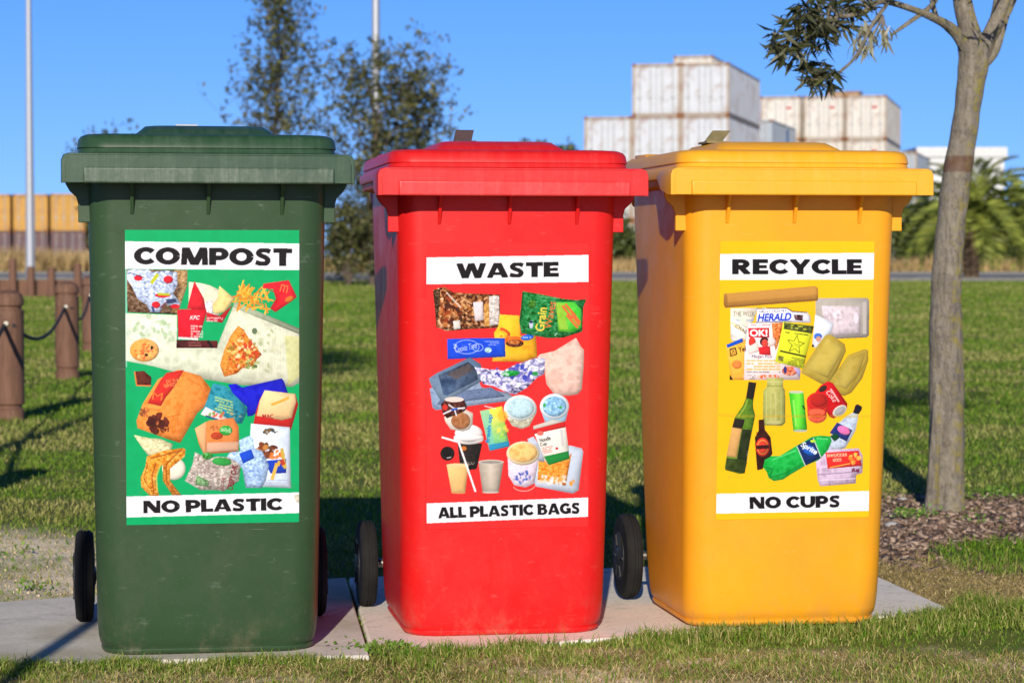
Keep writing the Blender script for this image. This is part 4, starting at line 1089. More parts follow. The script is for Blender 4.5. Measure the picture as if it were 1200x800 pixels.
T_COMPOST = [('COMPOST', 249.5, 300.5, 184, 20.5, dict(bold=0.042, rot=-0.6)), ('NO PLASTIC', 249.5, 592, 163, 14.5, dict(bold=0.042, rot=1.2)),
    ('KFC', 228.3, 372, 12, 4.6, dict(bold=.02, shear=.3, c=(250, 236, 236))), ('MAC', 314, 487.6, 13, 5, dict(bold=.03, c=(170, 30, 30))),
    ('CRISPY CHK', 272.5, 559, 30, 7, dict(rot=78, bold=.03, c=(120, 24, 34))), ('CO THE', 261, 566, 14, 4, dict(rot=80, bold=.02, c=(130, 60, 66))),
    ('m', 333, 338, 9, 9, dict(rot=-15, c=(236, 120, 60), bold=0.0)), ('M', 184.5, 464, 12, 9, dict(rot=-8, c=(226, 120, 50), bold=.0)), ('EAT IN &', 202, 446, 14, 4, dict(rot=10, c=(240, 170, 90))), ('SERVED', 199, 451, 14, 4, dict(rot=10, c=(240, 170, 90)))]
def paint_waste():
    s = Paint(486, 278, 704, 626)
    s.poly([(480, 270), (710, 270), (710, 630), (480, 630)], (243, 44, 44), nz=4, ns=0.04, raw=True)
    s.frame(490, 290, 5)
    s.poly([(86, 250), (120, 236), (152, 230), (205, 262), (300, 268), (478, 276), (482, 470), (300, 478), (168, 490), (105, 465), (100, 380)], (134, 78, 34), nz=110, ns=0.22, seed=21)
    s.blobs(190, 380, 70, 90, 36, 17, [(150, 56, 20), (70, 30, 14), (196, 120, 60), (110, 46, 20)], .8); s.poly([(88, 255), (130, 240), (125, 330), (112, 440), (100, 380)], (70, 46, 22), nz=60, ns=.3)
    s.blobs(290, 360, 60, 90, 34, 15, [(170, 104, 50), (100, 50, 22), (222, 170, 110), (60, 30, 16)], .8)
    s.poly([(322, 320), (380, 316), (384, 425), (332, 432)], (214, 202, 204), nz=20); s.poly([(414, 284), (474, 282), (478, 450), (418, 460)], (206, 196, 190), nz=50, ns=.3); s.poly([(386, 330), (414, 326), (418, 460), (390, 460)], (206, 150, 76), nz=50, ns=.3)
    s.rows(425, 300, 470, 440, 9, 3, (120, 100, 90), al=.5); s.poly([(205, 430), (245, 425), (250, 475), (208, 480)], (216, 210, 200), nz=30); s.line([(165, 262), (250, 352)], 10, (226, 210, 196), al=.8); s.line([(250, 290), (315, 330)], 6, (240, 214, 180), al=.7)
    # yellow bag
    s.poly([(478, 392), (592, 398), (600, 515), (690, 518), (698, 640), (620, 668), (434, 666), (450, 560), (444, 500), (470, 460)], (250, 188, 44), (246, 176, 30), nz=18, ns=0.1)
    s.ell(510, 492, 36, 14, (228, 84, 30), rot=.6); s.ell(505, 500, 22, 8, (250, 180, 44), rot=.6); s.ell(560, 545, 60, 26, (226, 90, 30), nz=30, al=.8); s.ell(566, 562, 52, 22, (96, 44, 20), nz=50, ns=.4); s.ell(562, 555, 36, 12, (190, 110, 50), nz=40, ns=.4); s.ell(640, 526, 38, 17, (28, 96, 206), rot=-.15)
    s.rows(610, 575, 680, 600, 2, 5, (230, 120, 40)); s.rows(480, 512, 540, 526, 1, 8, (216, 90, 40)); s.rows(614, 520, 664, 534, 1, 6, (220, 230, 250))
    # green crisp bag
    s.poly([(614, 256), (700, 270), (850, 300), (930, 308), (986, 302), (968, 350), (962, 492), (850, 528), (760, 530), (690, 518), (604, 502), (592, 430)], (22, 112, 50), nz=46, ns=0.13, seed=23)
    s.poly([(810, 320), (915, 318), (956, 360), (958, 470), (905, 500), (820, 490)], (96, 178, 44), (60, 200, 60), nz=30, ns=.1); s.poly([(800, 325), (850, 330), (880, 480), (830, 480)], (176, 196, 60), al=.6, nz=20)
    for q in (((845, 340), (905, 420)), ((862, 330), (925, 405)), ((900, 395), (945, 455)), ((870, 395), (935, 470)), ((895, 375), (950, 440))): s.line(q, 14, (226, 84, 34)); s.line(q, 5, (246, 150, 90), al=.7)
    s.ell(668, 330, 22, 24, (70, 130, 40), nz=60, ns=.4); s.ell(662, 450, 12, 24, (190, 200, 216)); s.ell(662, 436, 10, 8, (30, 40, 90)); s.rows(780, 320, 806, 395, 6, 6, (210, 220, 200), al=.5)
    s.line([(614, 262), (600, 430)], 9, (14, 78, 34)); s.line([(700, 285), (830, 300)], 5, (130, 190, 140), al=.7); s.line([(690, 500), (720, 470)], 7, (150, 200, 170), al=.7); s.line([(800, 515), (815, 500)], 7, (230, 240, 235), al=.7)
    # blue wrapper
    s.poly([(170, 535), (330, 530), (508, 530), (512, 640), (340, 648), (172, 654)], (18, 66, 204), (24, 76, 212), nz=12, ns=0.08)
    for q in ((285, 582, 72, 40), (350, 585, 30, 22)):
        for a in range(40):
            t0, t1 = a * 0.157, (a + 1) * 0.157; s.line([(q[0] + q[2] * math.cos(t0), q[1] + q[3] * math.sin(t0)), (q[0] + q[2] * math.cos(t1), q[1] + q[3] * math.sin(t1))], 3.5, (170, 196, 244))
    s.rows(390, 545, 475, 575, 3, 4, (200, 214, 246)); s.ell(410, 600, 20, 16, (150, 190, 190), nz=50, ns=.4); s.blobs(215, 570, 12, 18, 5, 5, [(200, 214, 246)])
    # pale crumpled bag
    s.poly([(925, 528), (955, 580), (972, 600), (970, 700), (960, 830), (935, 860), (880, 868), (800, 862), (752, 800), (740, 720), (700, 640), (715, 625), (800, 605)], (222, 184, 168), nz=30, ns=0.10, seed=25)
    for q in (((925, 540), (870, 640), (780, 700)), ((950, 600), (900, 720), (800, 800)), ((760, 660), (860, 690), (960, 690)), ((800, 740), (900, 790), (950, 780))): s.line(q, 4, (236, 208, 196), al=.8)
    s.ell(800, 760, 40, 46, (234, 176, 160), nz=20, al=.7)
    # foil trays
    s.frame(490, 440, 4.443)
    s.poly([(60, 66), (74, 164), (92, 180), (490, 130), (502, 112), (468, 90), (330, 60), (300, -10)], (128, 148, 178), (150, 166, 190), nz=28, ns=0.3)
    s.poly([(98, 150), (455, 108), (380, 60), (140, 90)], (98, 116, 150), nz=30, ns=0.4)
    s.poly([(56, 14), (98, -14), (270, -96), (326, -60), (345, 20), (322, 34), (142, 136), (118, 130), (64, 44)], (84, 108, 140), (124, 146, 170), gdir='y', nz=14)
    s.poly([(106, -2), (262, -72), (298, -40), (312, 20), (150, 104), (130, 96)], (44, 54, 70), (84, 110, 150), gdir='y', nz=34, ns=.1); s.poly([(150, -8), (262, -62), (288, -30), (200, 20)], (98, 74, 64), al=.6, nz=20)
    # crumpled foil wrap
    s.frame(490, 290, 5)
    s.poly([(330, 700), (420, 712), (500, 720), (560, 690), (690, 645), (745, 650), (740, 740), (700, 760), (640, 820), (570, 862), (520, 850), (440, 810), (380, 800)], (178, 176, 214), nz=110, ns=0.30, seed=27)
    s.blobs(560, 735, 130, 50, 40, 14, [(44, 50, 160), (100, 90, 180), (236, 234, 244), (60, 70, 180)], .75); s.ell(540, 738, 56, 18, (30, 150, 60), nz=40, ns=.3, rot=-.1); s.ell(685, 738, 18, 12, (40, 150, 70)); s.blobs(500, 780, 80, 40, 20, 13, [(228, 228, 240), (120, 120, 190)], .7)
    s.frame(490, 440, 4.443)
    # tubs and cups
    s.ell(532, 175, 86, 74, (206, 216, 214)); s.poly([(450, 200), (612, 200), (580, 262), (540, 278), (490, 262)], (188, 184, 160), nz=40, ns=.3); s.ell(532, 168, 84, 66, (226, 232, 232)); s.ell(532, 168, 72, 54, (176, 206, 214), nz=34, ns=.2)
    s.poly([(636, 170), (784, 170), (768, 236), (740, 250), (660, 240)], (150, 182, 206), nz=14); s.ell(710, 160, 76, 66, (214, 226, 234)); s.ell(710, 160, 62, 52, (134, 182, 216), nz=44, ns=.2); s.ell(658, 155, 8, 10, (60, 170, 80)); s.ell(742, 165, 8, 8, (60, 170, 80))
    s.poly([(618, 430), (690, 420), (790, 362), (852, 378), (860, 396), (836, 596), (806, 614), (612, 576), (600, 540)], (194, 204, 220), nz=12); s.poly([(626, 445), (780, 425), (800, 400), (768, 572), (622, 548)], (236, 142, 48), nz=40, ns=.2); s.blobs(700, 540, 80, 24, 26, 13, [(240, 214, 190), (232, 232, 236), (240, 160, 70)], .8); s.blobs(805, 555, 14, 18, 5, 9, [(220, 150, 60)])
    s.poly([(568, 330), (600, 316), (660, 400), (655, 450), (610, 440)], (178, 186, 200), nz=20)
    s.poly([(594, 274), (764, 238), (786, 396), (788, 432), (680, 466), (660, 440)], (226, 220, 208), nz=8); s.poly([(594, 274), (764, 236), (768, 268), (604, 304)], (206, 40, 40)); s.poly([(655, 420), (782, 392), (790, 432), (680, 466)], (30, 130, 56)); s.poly([(600, 262), (700, 228), (764, 238), (600, 280)], (206, 200, 190))
    s.rows(648, 372, 700, 408, 4, 4, (210, 60, 50), slope=-.2); s.line([(745, 280), (755, 370)], 14, (196, 196, 196), al=.8); s.ell(722, 378, 7, 7, (200, 40, 40)); s.ell(636, 300, 18, 12, (230, 110, 100))
    s.poly([(466, 420), (628, 400), (622, 470), (604, 562), (560, 582), (500, 570), (470, 520)], (216, 200, 214), nz=26, ns=.2); s.ell(546, 404, 86, 62, (226, 206, 168)); s.ell(546, 400, 74, 50, (232, 186, 112), nz=34, ns=.15); s.blobs(545, 528, 46, 30, 34, 9, [(60, 84, 170), (216, 214, 236), (110, 120, 190)], .8)
    for a in range(16):
        t0, t1 = .2 + a * 0.16, .2 + (a + 1) * 0.16; s.line([(550 + 58 * math.cos(t0), 566 + 34 * math.sin(t0)), (550 + 58 * math.cos(t1), 566 + 34 * math.sin(t1))], 3, (236, 190, 180))
    # sundae cup and coffee cup
    s.poly([(205, 352), (334, 352), (306, 482), (262, 488), (218, 470)], (42, 34, 32), (30, 26, 26), nz=12); s.ell(262, 482, 44, 8, (26, 22, 22)); s.ell(238, 378, 14, 12, (200, 110, 40)); s.rows(235, 448, 300, 464, 2, 4, (160, 150, 140))
    s.ell(263, 330, 78, 28, (224, 216, 212)); s.ell(263, 300, 72, 46, (238, 232, 230), (214, 208, 206), gdir='y'); s.ell(263, 320, 78, 20, (230, 224, 222))
    s.poly([(135, 215), (190, 185), (252, 178), (286, 195), (284, 250), (268, 278), (235, 290), (170, 280), (142, 240)], (206, 196, 184), nz=14); s.ell(222, 235, 50, 44, (150, 92, 54), (176, 120, 80), nz=34, ns=.2)
    s.poly([(118, 150), (140, 128), (190, 114), (240, 128), (256, 165), (240, 186), (150, 222), (128, 196)], (76, 34, 26), nz=40, ns=.3); s.ell(188, 124, 50, 14, (224, 208, 200)); s.ell(140, 165, 14, 16, (206, 50, 40)); s.line([(130, 200), (188, 172), (244, 168)], 8, (226, 220, 226)); s.line([(158, 150), (188, 172), (200, 210)], 7, (226, 220, 226)); s.line([(172, 178), (205, 172)], 10, (40, 90, 190))
    s.ell(153, 405, 37, 37, (26, 20, 20)); s.ell(153, 405, 29, 29, (44, 38, 36)); s.ell(150, 400, 24, 24, (24, 20, 20)); s.line([(150, 428), (172, 424)], 4, (200, 200, 200))
    s.poly([(148, 462), (262, 462), (246, 610), (174, 610)], (232, 186, 120), (222, 176, 112), nz=6); s.ell(205, 466, 58, 10, (238, 202, 148)); s.ell(210, 609, 36, 5, (200, 150, 96))
    s.poly([(314, 448), (445, 448), (420, 606), (335, 606)], (150, 138, 126), (196, 184, 168), gdir='m', nz=8); s.ell(380, 449, 66, 12, (196, 190, 180)); s.ell(380, 450, 56, 7, (150, 140, 130)); s.ell(377, 606, 43, 6, (190, 182, 170))
    s.line([(122, 320), (210, 345)], 10, (240, 236, 236)); s.line([(208, 338), (299, 604)], 10, (242, 238, 238))
    # juice carton
    s.poly([(322, 184), (437, 158), (476, 368), (372, 392)], (240, 206, 60), (90, 196, 150), gdir='y', nz=20, ns=.1); s.poly([(322, 184), (370, 174), (400, 384), (372, 392)], (120, 200, 190), al=.7); s.poly([(366, 360), (474, 340), (476, 368), (372, 392)], (44, 140, 180)); s.ell(440, 210, 26, 30, (250, 180, 50), al=.7); s.line([(345, 158), (405, 172)], 4, (230, 230, 230)); s.blobs(440, 290, 26, 40, 14, 11, [(150, 210, 70), (250, 220, 80)], .6)
    s.poly([(480, 302.0), (710, 298.4), (710, 330.0), (480, 333.4)], W_, raw=True); s.poly([(480, 590.2), (710, 581.8), (710, 604.2), (480, 613.6)], W_, raw=True)
    s.poly([(486, 280), (498.6, 280), (500.2, 626), (486, 626)], (240, 36, 36), raw=True); s.poly([(689.8, 280), (704, 280), (704, 626), (689.8, 626)], (240, 36, 36), raw=True)
    return s
T_WASTE = [('WASTE', 595.5, 316.5, 119, 17.5, dict(bold=0.042, rot=1.0)), ('ALL PLASTIC BAGS', 596.5, 597.8, 166, 13, dict(bold=0.032, rot=2.0)),
    ('Noodle', 638.8, 514.3, 13, 5, dict(rot=14, bold=.02)), ('Cup', 637, 520.5, 8, 5.2, dict(rot=14, bold=.02)), ('fresh up', 573.5, 502, 34, 6.5, dict(rot=84, bold=.03, c=(20, 130, 190))),
    ('Grain', 634, 374, 28, 11, dict(rot=83, bold=.02, c=(236, 206, 70))), ('Waves', 644.5, 369, 32, 9, dict(rot=80, bold=.0, c=(236, 110, 50))), ('Cookie Time', 546, 407, 26, 7, dict(rot=12, c=(200, 214, 246), shear=.2))]
def paint_recycle():
    s = Paint(832, 272, 1036, 620)
    s.poly([(820, 260), (1050, 260), (1050, 630), (820, 630)], (252, 188, 18), (253, 192, 24), nz=3, ns=.04, raw=True)
    s.frame(830, 275, 4.705)
    # newspapers
    s.poly([(122, 405), (275, 402), (215, 560), (122, 572)], (222, 214, 196), nz=10); s.rows(128, 478, 215, 565, 8, 4, (120, 120, 130), al=.6, slope=.4); s.rows(125, 465, 260, 480, 1, 6, (120, 160, 210), al=.8)
    s.poly([(122, 452), (232, 520), (205, 600), (128, 585)], (232, 226, 214), nz=8); s.rows(126, 478, 200, 500, 2, 6, (236, 200, 90), slope=.5); s.rows(126, 545, 205, 580, 4, 4, (150, 150, 160), slope=.4, al=.6)
    s.poly([(270, 404), (434, 403), (462, 424), (545, 425), (562, 448), (566, 485), (420, 482), (264, 487)], (226, 226, 234), nz=8); s.line([(270, 407), (434, 404), (462, 422), (545, 428)], 4.5, (40, 30, 50)); s.line([(262, 484), (460, 478)], 3.5, (40, 36, 60)); s.poly([(470, 440), (522, 442), (520, 475), (480, 470)], (90, 60, 70), nz=60, ns=.4)
    s.poly([(590, 440), (640, 462), (692, 490), (680, 530), (600, 625), (572, 618)], (214, 222, 240), nz=14); s.ell(605, 560, 24, 22, (60, 110, 200)); s.ell(608, 575, 16, 18, (206, 150, 130))
    # phone book
    s.poly([(96, 612), (190, 570), (215, 590), (215, 800), (128, 800)], (250, 176, 62), nz=14); s.poly([(100, 606), (188, 570), (194, 590), (106, 624)], (20, 84, 204)); s.ell(158, 715, 26, 24, (238, 130, 60), nz=30, ns=.3)
    s.poly([(116, 630), (152, 620), (160, 660), (122, 672)], (40, 30, 20)); s.poly([(122, 636), (147, 628), (154, 656), (127, 665)], (248, 180, 66)); s.line([(130, 660), (138, 636), (146, 656)], 3, (40, 30, 20))
    s.poly([(118, 770), (138, 800), (118, 800)], (30, 26, 20))
    # gossip magazine
    s.poly([(220, 488), (420, 482), (432, 700), (505, 730), (505, 800), (196, 800), (200, 650)], (236, 216, 214), nz=10)
    s.poly([(350, 488), (412, 484), (400, 560), (372, 640), (356, 560)], (216, 120, 60), nz=60, ns=.3); s.rows(225, 492, 345, 504, 1, 6, (220, 70, 80))
    s.poly([(220, 515), (335, 512), (335, 568), (224, 566)], (208, 28, 38)); s.ell(242, 590, 20, 26, (216, 60, 50)); s.poly([(215, 620), (270, 590), (285, 640), (225, 660)], (238, 216, 206)); s.ell(310, 590, 26, 26, (60, 34, 36)); s.ell(312, 600, 18, 24, (214, 70, 60)); s.poly([(276, 620), (340, 612), (345, 664), (282, 660)], (206, 40, 46)); s.ell(350, 590, 22, 24, (226, 206, 200))
    for i in range(4): s.rows(212, 688 + i * 16, 398, 700 + i * 16, 1, 9, (238, 172, 70), al=.75, gap=.1)
    s.rows(212, 752, 400, 762, 1, 5, (90, 60, 70)); s.rows(215, 770, 260, 800, 3, 4, (70, 50, 60)); s.blobs(330, 785, 60, 12, 12, 9, [(226, 100, 50), (240, 190, 150)])
    s.ell(450, 750, 44, 26, (214, 110, 80), nz=60, ns=.3); s.ell(424, 745, 9, 20, (50, 50, 120)); s.poly([(470, 730), (510, 745), (505, 790)], (170, 160, 210), nz=20)
    # lime flyer
    s.poly([(414, 480), (583, 502), (524, 738), (368, 700)], (222, 226, 48), (212, 220, 40), gdir='y', nz=6); s.poly([(418, 484), (582, 504), (572, 545), (416, 520)], (70, 76, 30), nz=40, ns=.5); s.rows(455, 492, 545, 520, 2, 8, (214, 220, 60), slope=.1); s.rows(425, 530, 562, 545, 1, 6, (50, 54, 20), slope=.12)
    c0 = (482, 605); sp = [(c0[0] + (50 if k % 2 == 0 else 21) * math.cos(math.radians(-90 + 36 * k + 10)), c0[1] + (54 if k % 2 == 0 else 22) * math.sin(math.radians(-90 + 36 * k + 10))) for k in range(10)]
    s.line(sp + [sp[0]], 3.5, (70, 76, 20)); s.rows(462, 595, 505, 620, 3, 3, (90, 96, 30)); s.line([(396, 640), (540, 672)], 9, (50, 54, 20)); s.rows(440, 668, 535, 715, 5, 5, (90, 96, 30), slope=.2, al=.8); s.poly([(388, 666), (416, 672), (412, 698), (384, 692)], (120, 120, 60), nz=60, ns=.6)
    # clear tray
    s.poly([(604, 350), (876, 348), (888, 362), (886, 552), (874, 566), (600, 578), (588, 560), (592, 362)], (166, 160, 150), nz=10); s.poly([(625, 392), (840, 392), (838, 548), (690, 556), (640, 500)], (202, 188, 194), nz=30, ns=.12); s.poly([(850, 372), (872, 372), (872, 545), (852, 545)], (186, 178, 172)); s.blobs(715, 450, 60, 34, 16, 13, [(234, 226, 232), (186, 170, 178)], .6); s.ell(815, 460, 14, 30, (226, 214, 224)); s.poly([(590, 440), (640, 462), (692, 490), (680, 530), (600, 625), (572, 618)], (218, 226, 242), al=.9); s.ell(605, 560, 22, 18, (60, 110, 200)); s.ell(608, 575, 14, 16, (206, 150, 130)); s.ell(577, 612, 6, 8, (40, 40, 40))
    # cardboard tube
    s.poly([(85, 325), (592, 283), (606, 296), (606, 356), (597, 364), (98, 403), (84, 386)], (196, 144, 66), (150, 104, 46), gdir='y', nz=5); s.poly([(85, 330), (592, 288), (602, 330), (90, 372)], (206, 152, 74), al=.5); s.line([(90, 398), (600, 360)], 9, (130, 88, 40), al=.7); s.ell(96, 364, 11, 38, (140, 98, 46), al=.6)
    # clamshell
    s.poly([(650, 550), (680, 552), (752, 602), (760, 640), (715, 740), (660, 830), (620, 820), (512, 762), (520, 735), (610, 600)], (178, 154, 62), nz=8); s.poly([(655, 572), (738, 615), (738, 650), (660, 790), (540, 740)], (190, 168, 76), nz=8)
    s.poly([(772, 662), (860, 630), (880, 634), (884, 690), (850, 790), (790, 870), (752, 888), (690, 874), (655, 826)], (176, 152, 58), nz=8); s.poly([(780, 680), (868, 648), (830, 770), (760, 850), (690, 826)], (192, 170, 80), (170, 146, 60), nz=10); s.line([(880, 640), (876, 690), (770, 868)], 7, (150, 126, 40))
    s.frame(830, 440, 4.571)
    # wine bottle
    s.poly([(216, 32), (258, 38), (242, 128), (202, 120)], (36, 32, 26)); s.poly([(202, 120), (242, 128), (240, 170), (252, 212), (222, 360), (196, 522), (170, 526), (92, 506), (88, 490), (122, 300), (142, 222), (184, 162)], (112, 146, 34), (70, 108, 26), nz=22, ns=.2)
    s.line([(210, 128), (196, 170), (160, 220)], 9, (160, 184, 70), al=.7); s.poly([(142, 228), (196, 235), (182, 286), (128, 276)], (40, 34, 26)); s.poly([(127, 276), (180, 284), (152, 440), (98, 430)], (206, 158, 92), nz=10); s.poly([(182, 286), (232, 290), (206, 460), (154, 446)], (36, 46, 20), nz=12); s.poly([(98, 440), (152, 446), (208, 462), (194, 522), (92, 504)], (52, 66, 24), nz=20); s.rows(205, 400, 218, 455, 5, 4, (200, 200, 180))
    # jar
    s.poly([(316, 12), (402, 12), (400, 58), (412, 80), (413, 250), (396, 268), (302, 266), (292, 244), (294, 82), (314, 58)], (150, 156, 78), (176, 174, 100), gdir='m', nz=18, ns=.15)
    for x in (312, 336, 362, 390): s.line([(x, 86), (x, 240)], 4, (206, 204, 140), al=.6)
    s.line([(314, 34), (402, 34)], 5, (206, 206, 150), al=.7); s.line([(316, 56), (402, 56)], 4, (120, 126, 60), al=.7); s.ell(352, 250, 42, 10, (196, 190, 130), al=.7)
    # green can
    s.poly([(432, 92), (510, 85), (530, 288), (456, 300)], (40, 160, 30), (110, 220, 60), gdir='m', nz=6); s.ell(471, 88, 39, 8, (190, 200, 170)); s.ell(493, 295, 37, 7, (170, 180, 160)); s.line([(456, 130), (470, 270)], 8, (190, 240, 130), al=.6); s.line([(505, 160), (518, 180)], 8, (20, 60, 20))
    # red cup and can
    s.poly([(572, 90), (605, 50), (642, 30), (668, 40), (746, 150), (742, 180), (672, 230), (650, 220)], (206, 26, 30), (180, 16, 24), nz=14); s.ell(704, 188, 42, 26, (206, 200, 190), rot=-.6); s.ell(704, 188, 32, 18, (160, 160, 160), rot=-.6); s.ell(614, 70, 24, 14, (56, 40, 34), rot=-.6); s.line([(655, 70), (700, 140)], 9, (240, 220, 216), al=.8)
    s.ell(583, 212, 52, 42, (226, 92, 62), nz=24, ns=.2); s.poly([(528, 140), (640, 140), (632, 215), (532, 215)], (216, 52, 38)); s.ell(584, 138, 57, 48, (208, 40, 34)); s.ell(590, 132, 44, 36, (176, 36, 30)); s.ell(580, 196, 44, 20, (238, 120, 80), al=.7); s.ell(584, 216, 34, 12, (200, 60, 44))
    # clear bottle
    s.poly([(788, 158), (800, 152), (824, 166), (822, 182), (806, 206), (775, 200)], (24, 24, 40)); s.poly([(775, 198), (806, 210), (790, 290), (765, 336), (735, 386), (690, 398), (650, 402), (600, 400), (640, 350), (690, 262), (742, 215)], (184, 196, 214), nz=34, ns=.25); s.poly([(690, 250), (772, 292), (742, 352), (650, 306)], (28, 44, 110), nz=20); s.ell(726, 292, 36, 22, (226, 110, 170), rot=.4, nz=20)
    # clear punnet
    s.poly([(572, 410), (640, 396), (806, 388), (828, 430), (826, 520), (792, 532), (790, 576), (600, 592), (586, 560), (580, 500)], (196, 172, 196), nz=34, ns=.15); s.line([(585, 530), (822, 512)], 6, (160, 136, 170)); s.line([(596, 560), (786, 550)], 5, (222, 206, 226)); s.poly([(628, 412), (806, 400), (822, 482), (640, 498)], (216, 44, 40)); s.blobs(785, 445, 26, 30, 14, 12, [(236, 140, 50), (240, 190, 80), (220, 100, 40)]); s.line([(650, 492), (760, 470)], 6, (240, 220, 80), al=.7); s.blobs(790, 508, 22, 10, 8, 8, [(110, 50, 70)])
    # green bottle
    s.poly([(556, 326), (600, 320), (652, 324), (662, 350), (640, 400), (604, 440), (590, 452), (520, 482), (430, 536), (400, 556), (352, 564), (324, 548), (312, 514), (294, 492), (300, 452), (330, 430), (382, 430), (470, 376)], (26, 178, 70), (18, 160, 60), gdir='y', nz=26, ns=.13); s.line([(345, 450), (470, 400)], 9, (110, 226, 130), al=.6); s.line([(330, 545), (420, 520), (500, 475)], 7, (14, 120, 44), al=.7); s.poly([(652, 324), (680, 308), (698, 318), (700, 336), (676, 352)], (16, 70, 36)); s.line([(580, 335), (640, 340)], 8, (130, 230, 150), al=.6); s.line([(310, 490), (345, 500), (330, 540)], 5, (10, 110, 40))
    s.poly([(474, 376), (562, 332), (604, 438), (520, 482)], (20, 44, 96), nz=10); s.line([(474, 376), (520, 482)], 5, (190, 210, 200)); s.line([(562, 332), (604, 438)], 5, (190, 210, 200)); s.ell(545, 400, 40, 26, (30, 90, 180), rot=.4); s.ell(560, 350, 14, 8, (180, 220, 60))
    # brown bottle
    s.poly([(270, 236), (298, 234), (304, 290), (334, 330), (344, 418), (330, 436), (302, 450), (292, 500), (262, 506), (252, 380), (250, 330), (270, 294)], (44, 18, 14), (60, 24, 16), nz=14); s.ell(291, 382, 38, 50, (206, 50, 40)); s.ell(291, 382, 30, 40, (236, 150, 60)); s.ell(291, 382, 26, 34, (206, 60, 44)); s.poly([(256, 374), (326, 370), (326, 390), (256, 394)], (60, 20, 20)); s.line([(260, 300), (260, 330)], 5, (120, 60, 40), al=.7)
    s.poly([(820, 297.8), (1050, 296.0), (1050, 327.4), (820, 328.2)], W_, raw=True); s.poly([(820, 578.6), (1050, 574.4), (1050, 597.6), (820, 601.8)], W_, raw=True)
    for (x, y) in ((845, 486), (1018, 486), (930, 490)): s.ell(0, 0, 1, 1, (0, 0, 0), al=0)
    s.poly([(842, 484), (870, 486), (1022, 486), (1022, 489), (870, 489), (842, 488)], (200, 160, 40), raw=True, al=.35)
    return s
T_RECYCLE = [('RECYCLE', 934.5, 312.5, 152, 17.5, dict(bold=0.042)), ('NO CUPS', 931.5, 588, 106, 14, dict(bold=0.042, rot=1.0)),
    ('HERALD', 907.5, 371.5, 40, 9, dict(bold=.035, shear=.25, c=(20, 60, 200), rot=2)), ('HIGH COUNTRY', 906, 364.6, 32, 3.6, dict(c=(70, 60, 90), rot=1.5)), ('THE WEEK', 872, 367.5, 25, 5.5, dict(c=(110, 100, 90))), ('Otag', 868.5, 385.5, 15, 6, dict(c=(60, 56, 70), rot=-25)),
    ('OK!', 889, 390, 21, 8.5, dict(bold=.04, c=(250, 240, 240))), ('Yel', 869.5, 409, 9, 6, dict(bold=.02, rot=8)), ('Megan Fox', 893, 418, 24, 5, dict(c=(60, 50, 90))),
    ('Sprite', 948, 525.5, 21, 8.5, dict(rot=-32 + 60 - 58, bold=.03, shear=.2, c=(236, 240, 244))), ('KIWILICIOUS', 981, 533, 23, 3.6, dict(rot=4, bold=.02, c=(250, 226, 180))), ('GOLD', 981, 538.6, 10, 3.6, dict(rot=4, bold=.02, c=(250, 226, 180))),
    ('Coke', 974.5, 464, 15, 5.5, dict(rot=-52, bold=.0, shear=.3, c=(246, 230, 226)))]

# ------------------------------------------------------------------ the bins themselves
M_tyre = simple('worn_black_rubber', (0.024, 0.024, 0.024), 0.8, (0.010, 0.010, 0.010), 14, bmp=0.3, bdist=0.002, spec=0.15)
M_hub = simple('black_wheel_hub', (0.03, 0.03, 0.032), 0.5)
M_axle = simple('steel_axle', (0.35, 0.33, 0.30), 0.4, metal=0.9)
M_tabr = simple('dark_rusty_tab', (0.07, 0.03, 0.03), 0.55, (0.04, 0.02, 0.02), 30)
M_tabg = simple('olive_metal_tab', (0.22, 0.17, 0.06), 0.5, (0.12, 0.10, 0.04), 30)
M_tabw = simple('pale_metal_tab', (0.5, 0.5, 0.5), 0.5)
B_POS = [Vector((-0.654, 5.15, TL)), Vector((-0.047, 5.495, TR)), Vector((0.580, 5.605, TR + 0.004))]
B_YAW = [R(9.2), R(9.0), R(9.2)]
GRIPS = [lid_plastic('chalky_green_grip', (0.04, 0.08, 0.045), (0.27, 0.30, 0.24), 0.75, 0.4), lid_plastic('chalky_red_grip', (0.74, 0.03, 0.03), (0.80, 0.26, 0.24), 0.34, 0.4), lid_plastic('chalky_yellow_grip', (0.88, 0.40, 0.014), (0.85, 0.50, 0.15), 0.3, 0.4)]
BINS = [
    (M_tabw, plastic('dark_green_plastic', (0.030, 0.068, 0.026), (0.30, 0.36, 0.28), 0.45, 0.36, sd=0.0), lid_plastic('chalky_green_plastic', (0.022, 0.062, 0.027), (0.20, 0.27, 0.20), 0.25, 0.36), 'flat',
     [(147.2, 268), (351.5, 271), (349.5, 611), (147.5, 615)], paint_compost, T_COMPOST, 'dark green wheeled bin with a compost sticker, leftmost of the three'),
    (M_tabr, plastic('red_plastic', (0.70, 0.009, 0.009), (0.85, 0.30, 0.26), 0.35, 0.40, sd=4.0), lid_plastic('worn_red_plastic', (0.66, 0.010, 0.010), (0.80, 0.20, 0.18), 0.18), (-0.055, 0.012, 0.042, 0.034),
     [(498.5, 285), (690.5, 285), (690.5, 618), (499.5, 618)], paint_waste, T_WASTE, 'bright red wheeled bin with a waste sticker, between the green and yellow bins'),
    (M_tabg, plastic('amber_yellow_plastic', (0.84, 0.355, 0.012), (0.92, 0.62, 0.25), 0.25, 0.40, sd=8.0), lid_plastic('worn_yellow_plastic', (0.84, 0.39, 0.012), (0.85, 0.54, 0.18), 0.25), (-0.103, 0.036, 0.042, 0.034),
     [(842.5, 283), (1026, 282), (1022, 605), (840.5, 609)], paint_recycle, T_RECYCLE, 'amber yellow wheeled bin with a recycle sticker, beside the tree'),
]
